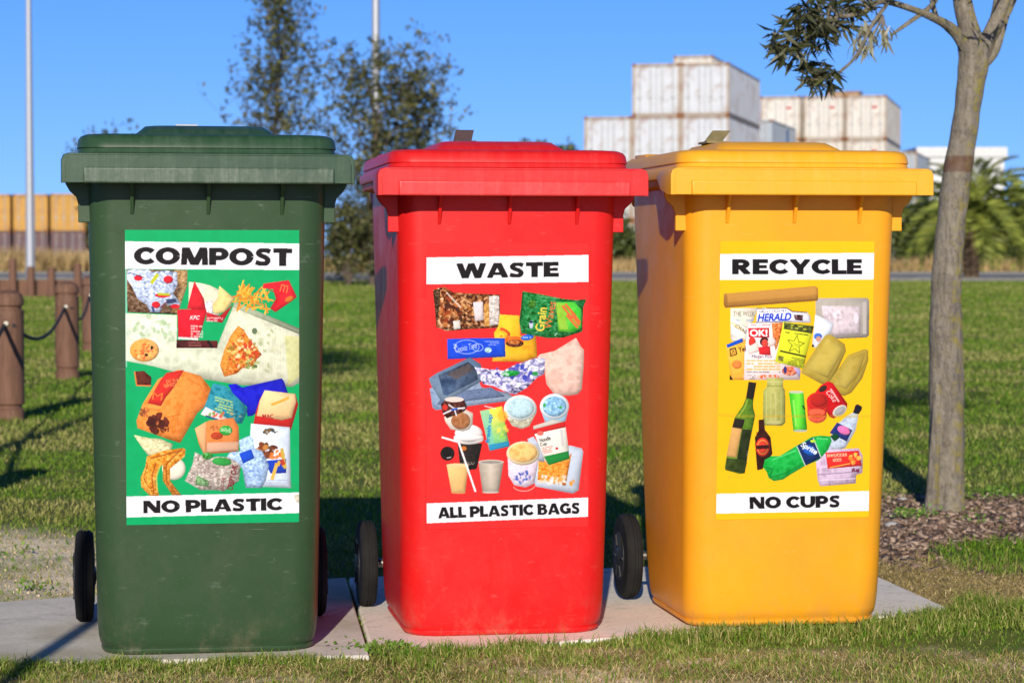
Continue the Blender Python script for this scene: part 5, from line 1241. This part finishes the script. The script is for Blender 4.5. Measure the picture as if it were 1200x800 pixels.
for i, (tabm, mbod, mlid, tabp, corners, pf, tx, lab) in enumerate(BINS):
    bn = make_bin(B_POS[i], B_YAW[i], mbod, mlid, GRIPS[i], tabp, (M_tyre, M_hub, tabm, M_axle), (1.0, 1.008, 1.02)[i])
    tag(bn, lab, 'bin', 'wheeled bins in a row on the concrete pad')
    sticker(bn, B_POS[i], B_YAW[i], corners, pf(), tx, 0)
# slim stake beside the photographer; its shadow crosses the pad
mb = MB(); mb.lathe([(0.005, -0.2), (0.02, -0.1), (0.02, 1.5), (0.017, 1.52)], 12)
sk = mb.build('timber_stake', M_tim); q = G(45, 770, TL); sk.location = (q.x - 2.4 * math.tan(R(SUN_AZ)), q.y - 2.4, GZ)
tag(sk, 'slim timber stake out of frame to the left, whose shadow crosses the pad', 'stake')
# ------------------------------------------------------------------ tree on the right
M_bark, t, b = new_mat('lichened_bark')
v = coords(t); vs_ = coords(t, (12, 12, 2.6))
nb = noise(t, vs_, 3.2, 7, 0.75, 0.8); nf = noise(t, coords(t, (1, 1, 0.8)), 60, 7, 0.85); nl = noise(t, v, 34, 6, 0.8); nh = noise(t, coords(t, (2, 2, 9)), 2.5, 4)
c = mixc(t, ramp(t, nb, [(0.28, 0.0), (0.66, 1.0)]), (0.11, 0.095, 0.075), (0.42, 0.37, 0.30))
c = mixc(t, ramp(t, nf, [(0.36, 0.6), (0.52, 0.0)]), c, (0.06, 0.05, 0.04))
c = mixc(t, ramp(t, nh, [(0.55, 0.0), (0.7, 0.5)]), c, (0.36, 0.31, 0.25))
gm = N(t, 'ShaderNodeNewGeometry'); sx = N(t, 'ShaderNodeSeparateXYZ'); L(t, gm.outputs['Normal'], sx.inputs[0])
lz = ramp(t, nl, [(0.48, 0.0), (0.58, 0.9)])
sidem = ramp(t, sx.outputs['X'], [(0.0, 0.15), (0.55, 1.0)])
c = mixc(t, mixc(t, 1.0, lz, sidem, 'MULTIPLY'), c, (0.36, 0.30, 0.06))
# old rubbed band where a tie once sat
po = N(t, 'ShaderNodeTexCoord'); sp = N(t, 'ShaderNodeSeparateXYZ'); L(t, po.outputs['Object'], sp.inputs[0])
zb = P(1128, 186, 7.6).z - GZ
mr = N(t, 'ShaderNodeMapRange'); mr.inputs['From Min'].default_value = zb - 0.030; mr.inputs['From Max'].default_value = zb + 0.030
L(t, sp.outputs['Z'], mr.inputs['Value'])
bandm = ramp(t, mr.outputs['Result'], [(0.0, 0.0), (0.08, 1.0), (0.85, 1.0), (1.0, 0.0)])
c = mixc(t, mixc(t, 1.0, bandm, ramp(t, noise(t, v, 12, 3), [(0.3, 0.4), (0.6, 1.0)]), 'MULTIPLY'), c, (0.17, 0.085, 0.05))
L(t, c, b.inputs['Base Color']); b.inputs['Roughness'].default_value = 0.9; b.inputs['Specular IOR Level'].default_value = 0.2
hsum = mixc(t, 0.5, nb, nf); bump(t, b, hsum, 1.0, 0.02)
D0 = 7.65
base = G(1108, 598, GZ); troot = empty('tree', (base.x, base.y, GZ))
def TP(px, py, dd=0.0): return P(px, py, base.y + dd) - troot.location
def skin_tube(mbx, pts, rad, n=20, seed=0, rough=0.06, sub=8):
    """smooth, slightly irregular limb along control points"""
    pts = [Vector(p) for p in pts]; out = []; ro = []
    m = len(pts)
    for i in range(m - 1):
        p0, p1, p2, p3 = pts[max(i - 1, 0)], pts[i], pts[i + 1], pts[min(i + 2, m - 1)]
        for s in range(sub):
            t_ = s / sub; q = 0.5 * ((2 * p1) + (p2 - p0) * t_ + (2 * p0 - 5 * p1 + 4 * p2 - p3) * t_ ** 2 + (3 * p1 - p0 - 3 * p2 + p3) * t_ ** 3)
            out.append(q); ro.append(rad[i] * (1 - t_) + rad[i + 1] * t_)
    out.append(pts[-1]); ro.append(rad[-1])
    rings = []; up = Vector((0.05, 1, 0.1)); rr = random.Random(seed)
    ph = [rr.uniform(0, 6.28) for _ in range(6)]
    for i, p in enumerate(out):
        tn = (out[min(i + 1, len(out) - 1)] - out[max(i - 1, 0)]).normalized(); a = tn.cross(up).normalized(); bb = tn.cross(a).normalized(); ring = []
        for k in range(n):
            an = 2 * math.pi * k / n
            w = 1 + rough * (math.sin(2 * an + ph[0] + i * .21) * .6 + math.sin(3 * an + ph[1] - i * .33) * .5 + math.sin(5 * an + ph[2] + i * .17) * .35 + math.sin(i * .9 + ph[3]) * .4)
            ring.append(p + (a * math.cos(an) + bb * math.sin(an)) * ro[i] * w)
        rings.append(ring)
    mbx.loft(rings)
tk = MB(); S = 1 / 371.0
skin_tube(tk, [TP(1108, 612), TP(1108, 596), TP(1109, 570), TP(1110, 500), TP(1108, 400), TP(1110, 320), TP(1116, 250), TP(1124, 190), TP(1133, 130), TP(1140, 85), TP(1142, 52)],
          [30 * S, 25 * S, 22.5 * S, 21 * S, 20.5 * S, 18.5 * S, 17.5 * S, 17 * S, 16.5 * S, 17.5 * S, 20 * S], 32, 1, 0.05, 10)
# buttress seam at the foot, left side
skin_tube(tk, [TP(1092, 606, -.04), TP(1093, 575, -.045), TP(1096, 520, -.05), TP(1098, 470, -.045), TP(1101, 430, -.03)], [11 * S, 9 * S, 6 * S, 4.5 * S, 2 * S], 12, 5, 0.1, 5)
tk.build('trunk', M_bark, troot)
def limb(pts, rad, seed, n=14, name='branch'):
    l = MB(); skin_tube(l, pts, rad, n, seed, 0.06, 6); return l.build(name, M_bark, troot)
limb([TP(1141, 66), TP(1137, 40), TP(1130, 12), TP(1122, -30, .05), TP(1105, -110, .1), TP(1095, -200, .15)], [17 * S, 13.5 * S, 12 * S, 11 * S, 8 * S, 4 * S], 11)
limb([TP(1147, 66), TP(1160, 42), TP(1172, 14), TP(1186, -20), TP(1215, -100, -.05), TP(1235, -190, -.1)], [15 * S, 10 * S, 9 * S, 8.5 * S, 7 * S, 3 * S], 12)
limb([TP(1150, 60, .02), TP(1164, 30, .03), TP(1169, 8, .04), TP(1172, -40, .1), TP(1165, -120, .2)], [11 * S, 7.5 * S, 6.5 * S, 6 * S, 3 * S], 13)
limb([TP(1152, 76, -.01), TP(1165, 62), TP(1172, 42), TP(1178, 22), TP(1187, 2), TP(1205, -40)], [6 * S, 5.5 * S, 5 * S, 4.5 * S, 4 * S, 3 * S], 14)
b1 = [TP(1131, 54, -.01), TP(1117, 36, -.06), TP(1100, 24, -.12), TP(1072, 12, -.18), TP(1034, 2, -.25), TP(1012, 14, -.3), TP(985, 19, -.35), TP(972, 8, -.38)]
limb(b1, [9 * S, 6.5 * S, 5 * S, 4 * S, 3.6 * S, 3 * S, 2.2 * S, 1.4 * S], 15, 10)
limb([TP(1124, 44, -.03), TP(1108, 30, -.03), TP(1098, 22, -.02), TP(1092, 0, .0), TP(1085, -40, .05)], [6 * S, 4.5 * S, 3.6 * S, 3 * S, 2 * S], 16, 10)
limb([TP(1116, -60, .1), TP(1100, -10, .0), TP(1090, 8, -.1), TP(1066, 26, -.2), TP(1045, 41, -.25)], [6 * S, 3.6 * S, 3.2 * S, 2.6 * S, 1.4 * S], 17, 8)
limb([TP(1060, -4, -.16), TP(1045, -2, -.22), TP(1036, 10, -.3), TP(1022, 30, -.33), TP(1003, 66, -.33), TP(985, 84, -.33), TP(972, 98, -.33)], [3.4 * S, 2.6 * S, 2.4 * S, 2.2 * S, 1.9 * S, 1.6 * S, 1 * S], 18, 8)
# leaf sprays: long narrow leaves in whorls at twig ends
M_leaf = leaf_mat('narrow_olive_leaves', (0.020, 0.030, 0.010), (0.070, 0.075, 0.022), back=(0.11, 0.11, 0.055), rough=0.45)
TW = []
class _tw:
    def tube(s, *a): TW[-1].tube(*a)
twm = _tw(); cs, ds, ls, ws = [], [], [], []
rt = random.Random(5)
def spray(px, py, dd, n, spread, ln, droop=0.35, src=None):
    c = TP(px, py, dd)
    if src is not None: twm.tube([src, src.lerp(c, .5) + Vector((0, 0, -.008)), c], [0.004, 0.003, 0.0022], 5)
    for k in range(n):
        a = rt.uniform(0, 6.283); el = rt.uniform(-1.1, 0.7)
        d = Vector((math.cos(a) * math.cos(el), math.sin(a) * math.cos(el), math.sin(el) - droop)).normalized()
        o_ = Vector((rt.gauss(0, 1), rt.gauss(0, 1), rt.gauss(0, 1))) * spread * 0.3
        cs.append(list(c + o_)); ds.append(list(d)); l_ = ln * rt.uniform(0.65, 1.15); ls.append(l_); ws.append(l_ * rt.uniform(0.15, 0.23))
TW.append(MB()); A1 = TP(985, 19, -.35); A2 = TP(1012, 14, -.3)
for (px, py, dd) in ((972, 8, -.38), (958, 20, -.42), (945, 30, -.4), (930, 22, -.45), (948, 48, -.4), (925, 50, -.42), (912, 38, -.44), (965, 42, -.36), (940, 8, -.3), (955, -6, -.35), (978, 30, -.3), (990, 8, -.3), (918, 62, -.42), (905, 52, -.42), (990, 30, -.28), (930, 40, -.3), (962, 28, -.5), (948, 14, -.5), (975, 0, -.25), (935, 60, -.35), (1000, 5, -.3), (955, 35, -.3)):
    spray(px, py, dd, 18, 0.035, 0.076, src=A1.lerp(TP(958, 26, -.4), rt.random()))
TW.append(MB()); E2 = TP(972, 98, -.33)
for (px, py, dd) in ((972, 98, -.33), (955, 84, -.33), (962, 76, -.3), (948, 92, -.34), (945, 80, -.3), (975, 82, -.36), (958, 98, -.34), (968, 88, -.34)):
    spray(px, py, dd, 14, 0.018, 0.066, 0.25, src=E2.lerp(TP(965, 88, -.33), rt.random()))
i_pale = len(cs); TW.append(MB())
for (px, py) in ((1040, 34), (1030, 30), (1022, 40), (1012, 26), (1036, 44), (1006, 36), (1018, 50), (1002, 50)):
    spray(px, py, -.3, 8, 0.02, 0.070, 1.6, src=TP(1034, 18, -.3))
i_pale2 = len(cs); TW.append(MB())
for (px, py) in ((1012, 4), (1026, 10), (1018, -6), (1040, -8), (1058, -14), (1000, -14), (975, -22), (1008, 14)):
    spray(px, py, -.3, 9, 0.02, 0.052, .3, src=TP(1022, 8, -.28))
# crown above the frame
TW.append(MB())
for k in range(120):
    px, py, dd = 1300 + rt.gauss(0, 70), -215 + rt.gauss(0, 60), rt.gauss(0, .22)
    spray(px, py, dd, 14, 0.05, 0.085, src=TP(1235, -190, -.1).lerp(TP(px, py, dd), .4) if k % 3 == 0 else None)
for k in range(110):
    a = rt.uniform(0, 6.28); q = rt.uniform(0.1, 1.0)
    tipc = rt.choice([(1095, -200), (1235, -190), (1165, -120), (1205, -60), (1105, -110)])
    px = tipc[0] + rt.gauss(0, 80); py = min(-45, tipc[1] + rt.gauss(0, 60)); dd = rt.gauss(0, .3)
    spray(px, py, dd, 12, 0.04, 0.066, src=TP(tipc[0] + (px - tipc[0]) * .35, tipc[1] + (py - tipc[1]) * .35, dd * .4) if k % 2 == 0 else None)
pal = slice(i_pale, i_pale2); al_ = [np.array(q) for q in (cs, ds, ls, ws)]
V, Fc = leaves(*[q[pal] for q in al_], 0.18); np_mesh('pale_leaves', V, Fc, leaf_mat('sunlit_pale_leaf', (0.22, 0.22, 0.13), (0.40, 0.39, 0.27)), troot)  # drooping sprays paler than the crown: sunlight painted into their leaf colour
V, Fc = leaves(*[np.delete(q, pal, 0) for q in al_], 0.18)
np_mesh('crown', V, Fc, M_leaf, troot); [q.build('twig', M_bark, troot) for q in TW]
tag(troot, 'slim grey brown tree trunk with yellow lichen, forking at the top right', 'tree')

# ------------------------------------------------------------------ grass, mulch, litter
def grass_mat():
    m, t, b = new_mat('grass_blades')
    gi = N(t, 'ShaderNodeNewGeometry'); at = attr(t, 'dry'); rnd = gi.outputs['Random Per Island']
    col = ramp(t, rnd, [(0.0, (0.060, 0.155, 0.010)), (0.5, (0.115, 0.235, 0.014)), (0.88, (0.19, 0.29, 0.028)), (1.0, (0.36, 0.34, 0.09))])
    dryc = ramp(t, rnd, [(0.0, (0.24, 0.22, 0.05)), (0.4, (0.46, 0.36, 0.13)), (1.0, (0.82, 0.64, 0.34))])
    col = mixc(t, at, col, dryc)
    L(t, col, b.inputs['Base Color']); b.inputs['Roughness'].default_value = 0.6; b.inputs['Specular IOR Level'].default_value = 0.12
    tr = N(t, 'ShaderNodeBsdfTranslucent'); L(t, col, tr.inputs['Color']); mx = N(t, 'ShaderNodeMixShader'); mx.inputs[0].default_value = 0.2
    L(t, b.outputs[0], mx.inputs[1]); L(t, tr.outputs[0], mx.inputs[2]); L(t, mx.outputs[0], t.nodes['Material Output'].inputs['Surface']); return m
M_grass = grass_mat()
def grass_field(name, x, y, h, w, lean, dryv, lab, z=None):
    V, T = blade_mesh(x, y, (zground(x, y) if z is None else z) - 0.004, h, w, lean)
    return tag(np_mesh(name, V, T, M_grass, attrs={'dry': ('FLOAT', np.repeat(dryv, 5))}), lab, 'grass', kind='stuff')
def lawn_pts(n, d0, d1, spread=0.30, extra=0.6):
    y = np.exp(rng.uniform(np.log(d0), np.log(d1), n)); x = rng.uniform(-1, 1, n) * (y * spread + extra); return x, y
def on_pad(x, y, grow=0.0): return inpoly(x, y, PADL) | inpoly(x, y, PADR)
x, y = lawn_pts(520000, 4.35, 80)
sa, mu, st, dr, tf = masks(x, y); px, py = gp(x, y)
front = sstep(712, 740, py)
prob = np.clip(1 - sa * 1.0, 0.22, 1) * np.clip(1 - mu * 1.1, 0.02, 1) * np.clip(1 - st * 1.0, 0.04, 1)
prob *= 1 - 0.35 * front * sstep(.45, .6, fbm(x, y, 6, 77))
keep = (rng.random(len(x)) < prob) & ~on_pad(x, y) & (y < 82)
x, y, dr, st, tf, py, px = [q[keep] for q in (x, y, dr, st, tf, py, px)]
sc = (y / 5.0)
h = rng.uniform(0.010, 0.026, len(x)) * sc ** 0.42 * (0.75 + 0.6 * fbm(x, y, 1.3, 9)); h *= 1 + 0.8 * tf; h *= 1 - 0.35 * sstep(740, 760, py)
w = rng.uniform(0.0016, 0.0034, len(x)) * sc ** 0.95
dv = np.clip(dr * 0.45 + st + rng.normal(0, .07, len(x)) + 0.22 * (fbm(x, y, 4, 55) - .4), 0, 1) * (1 - 0.8 * tf)
grass_field('lawn_grass', x, y, h, w, rng.uniform(0.15, 1.1, len(x)), dv, 'mown green lawn grass with drier patches')
# longer ragged grass along the front edge of the pad
def edge_grass(p, q, n, off, hmin, hmax, seed, sp=0.05):
    r = np.random.default_rng(seed); t_ = r.random(n); a = np.array([p.x, p.y]); bq = np.array([q.x, q.y]); dv_ = (bq - a); nn = np.array([dv_[1], -dv_[0]]); nn = nn / np.linalg.norm(nn)
    o_ = off + np.abs(r.normal(0, sp, n)); pts = a + t_[:, None] * dv_ + nn * o_[:, None]
    cl = fbm(pts[:, 0], pts[:, 1], 9, seed, 3); hh = r.uniform(hmin, hmax, n) * (0.25 + 1.2 * sstep(.3, .68, cl)) * np.exp(-o_ * 4)
    k = (cl > 0.30) | (r.random(n) < .35)
    return pts[k, 0], pts[k, 1], hh[k]
xs_, ys_, hs_ = [], [], []
for args in ((PADL[0], PADL[1], 7500, 0.0, 0.015, 0.042, 1, 0.07), (PADR[0], PADR[1], 6500, 0.0, 0.015, 0.045, 2, 0.06), (PADR[1], G(1290, 738, GZ), 5200, -0.05, 0.02, 0.055, 3, 0.07), (G(760, 766, GZ), G(1200, 730, GZ), 2500, 0.0, 0.015, 0.04, 4, 0.09)):
    a_, b__, c_ = edge_grass(*args); xs_.append(a_); ys_.append(b__); hs_.append(c_)
for args in ((PADL[0], PADL[1], 45, 11), (PADR[0], PADR[1], 70, 12), (PADR[1], G(1290, 738, GZ), 45, 13)):
    r_ = np.random.default_rng(args[3]); t_ = r_.random(args[2])
    for q_ in t_:
        c_ = args[0].lerp(args[1], float(q_)); m_ = int(r_.integers(5, 26)); xs_.append(c_.x + r_.normal(0, .016, m_)); ys_.append(c_.y - np.abs(r_.normal(0, .03)) + r_.normal(0, .012, m_)); hs_.append(r_.uniform(.02, .058, m_) * r_.uniform(.7, 1.15))
r_ = np.random.default_rng(41)
for q_ in range(230):
    cx_, cy_ = r_.uniform(-1.15, 1.25), r_.uniform(4.42, 5.1); m_ = int(r_.integers(15, 90)); rd_ = r_.uniform(.012, .05)
    xs_.append(r_.normal(cx_, rd_ * 1.5, m_)); ys_.append(r_.normal(cy_, rd_, m_)); hs_.append(r_.uniform(.008, .030, m_))
x = np.concatenate(xs_); y = np.concatenate(ys_); h = np.concatenate(hs_); k = ~on_pad(x, y); x, y, h = x[k], y[k], h[k]
h = h * np.where(x < -0.28, 0.62, 0.82)
grass_field('edge_grass', x, y, h + 0.008, rng.uniform(0.0016, 0.0032, len(x)), rng.uniform(0.1, 0.9, len(x)), np.clip(rng.normal(0.2, .3, len(x)), 0, 1), 'ragged longer grass along the front edge of the pad')
# straw thatch (flat dry blades)
n = 60000; x = rng.uniform(0.85, 1.7, n); y = rng.uniform(5.2, 6.7, n); sa, mu, st, dr, tf = masks(x, y); k = (rng.random(n) < st) & ~on_pad(x, y); x, y = x[k], y[k]
n2_ = 30000; x2 = rng.uniform(-1.6, 1.6, n2_); y2 = rng.uniform(4.4, 5.1, n2_); k = ~on_pad(x2, y2); x = np.concatenate([x, x2[k]]); y = np.concatenate([y, y2[k]])
n3 = 3000; x3 = rng.uniform(-1.7, -0.9, n3); y3 = rng.uniform(5.6, 7.4, n3); k = ~on_pad(x3, y3); x = np.concatenate([x, x3[k]]); y = np.concatenate([y, y3[k]])
grass_field('straw_thatch', x, y, rng.uniform(0.012, 0.030, len(x)), rng.uniform(0.001, 0.0022, len(x)), rng.uniform(0.9, 2.2, len(x)), np.ones(len(x)), 'flattened straw coloured dead grass')
# bark mulch and crumbs of soil
def chips(name, n, xr, yr, dens, smin, smax, mat, lab, cat, flat=0.35, z=0.0):
    x = rng.uniform(*xr, n); y = rng.uniform(*yr, n); k = (rng.random(n) < dens(x, y)) & ~on_pad(x, y); x, y = x[k], y[k]; n = len(x)
    s = rng.uniform(smin, smax, n); cube = np.array([[a, b_, c_] for c_ in (-1, 1) for a, b_ in ((-1, -1), (1, -1), (1, 1), (-1, 1))], float) * 0.5
    V = cube[None] * np.stack([s, s * rng.uniform(.35, .9, n), s * flat * rng.uniform(.5, 1.2, n)], 1)[:, None, :]
    V = V * rng.uniform(0.6, 1.15, (n, 8, 1))
    a, e, f_ = rng.uniform(0, 6.28, n), rng.normal(0, .35, n), rng.normal(0, .35, n)
    def rot(V, a, i, j):
        c_, s_ = np.cos(a)[:, None], np.sin(a)[:, None]; A, B_ = V[..., i] * c_ - V[..., j] * s_, V[..., i] * s_ + V[..., j] * c_; V = V.copy(); V[..., i] = A; V[..., j] = B_; return V
    V = rot(V, e, 1, 2); V = rot(V, f_, 0, 2); V = rot(V, a, 0, 1)
    V += np.stack([x, y, zground(x, y) + s * flat * .4], 1)[:, None, :]
    F0 = np.array([(3, 2, 1, 0), (4, 5, 6, 7), (0, 1, 5, 4), (1, 2, 6, 5), (2, 3, 7, 6), (3, 0, 4, 7)])
    F_ = (np.arange(n)[:, None, None] * 8 + F0[None]).reshape(-1, 4)
    return tag(np_mesh(name, V.reshape(-1, 3), F_, mat), lab, cat, kind='stuff')
def island(name, c1, c2, c3):
    m, t, b = new_mat(name); gi = N(t, 'ShaderNodeNewGeometry'); L(t, ramp(t, gi.outputs['Random Per Island'], [(0, c1), (0.6, c2), (1, c3)]), b.inputs['Base Color']); b.inputs['Roughness'].default_value = 0.9; return m
chips('bark_mulch', 15000, (0.7, 2.3), (5.6, 8.6), lambda x, y: masks(x, y)[1], 0.008, 0.032, island('bark_chips', (0.08, 0.05, 0.035), (0.22, 0.14, 0.095), (0.44, 0.33, 0.25)), 'dark brown bark mulch around the tree foot', 'mulch')
chips('soil_crumbs', 11000, (-1.9, 2.3), (4.4, 8.2), lambda x, y: masks(x, y)[0] * .8, 0.002, 0.008, island('soil_crumb', (0.46, 0.36, 0.24), (0.58, 0.47, 0.32), (0.66, 0.55, 0.40)), 'crumbs of sandy soil on the bare patches', 'soil', .8)
# low green clover clumps in front of the joint
cs, ds, ls = [], [], []
for (px, py, n_, rad_) in ((417, 775, 130, .03), (452, 771, 210, .035), (430, 776, 130, .04), (468, 770, 60, .02), (1072, 604, 60, .03), (1060, 608, 50, .04), (1085, 606, 40, .03), (1140, 612, 40, .03), (1160, 580, 40, .05), (14, 652, 60, .06), (40, 694, 40, .03), (1150, 585, 60, .08), (1190, 583, 50, .08)):
    c = G(px, py, GZ)
    for k in range(n_):
        cs.append([c.x + rt.gauss(0, rad_), c.y + rt.gauss(0, rad_ * .7), GZ + abs(rt.gauss(.012, .010))]); ds.append([rt.gauss(0, 1), rt.gauss(0, 1), rt.uniform(0.1, 1.2)]); ls.append(rt.uniform(.008, .016))
ls = np.array(ls); V, Fc = leaves(np.array(cs), np.array(ds), ls, ls * .7)
tag(np_mesh('clover', V, Fc, leaf_mat('clover_leaves', (0.07, 0.16, 0.015), (0.17, 0.30, 0.04))), 'low bright green weeds at the pad edge and by the tree', 'weeds', kind='stuff')
# loose stones
M_stone = simple('grey_stone', (0.42, 0.41, 0.40), 0.8, (0.25, 0.25, 0.25), 20, bmp=.4)
def stone(px, py, sx_, lab, seed):
    rr = random.Random(seed); o_ = MB(); rings = []
    for i in range(7):
        th = math.pi * i / 6; r0 = math.sin(th); rings.append([Vector((math.cos(k * .6283) * r0 * rr.uniform(.85, 1.1), math.sin(k * .6283) * r0 * .8 * rr.uniform(.85, 1.1), -math.cos(th) * .55)) * sx_ for k in range(10)])
    o_.loft(rings); q = o_.build('stone', M_stone, smooth=60); p = G(px, py, GZ); q.location = (p.x, p.y, GZ + sx_ * .3); tag(q, lab, 'stone')
stone(1045, 618, 0.024, 'small grey stone in the mulch just right of the yellow bin', 1)
stone(1058, 587, 0.018, 'pale stone chip on the mulch behind the yellow bin edge', 2)
for o in bpy.data.objects:
    if 'taken' in o: del o['taken']
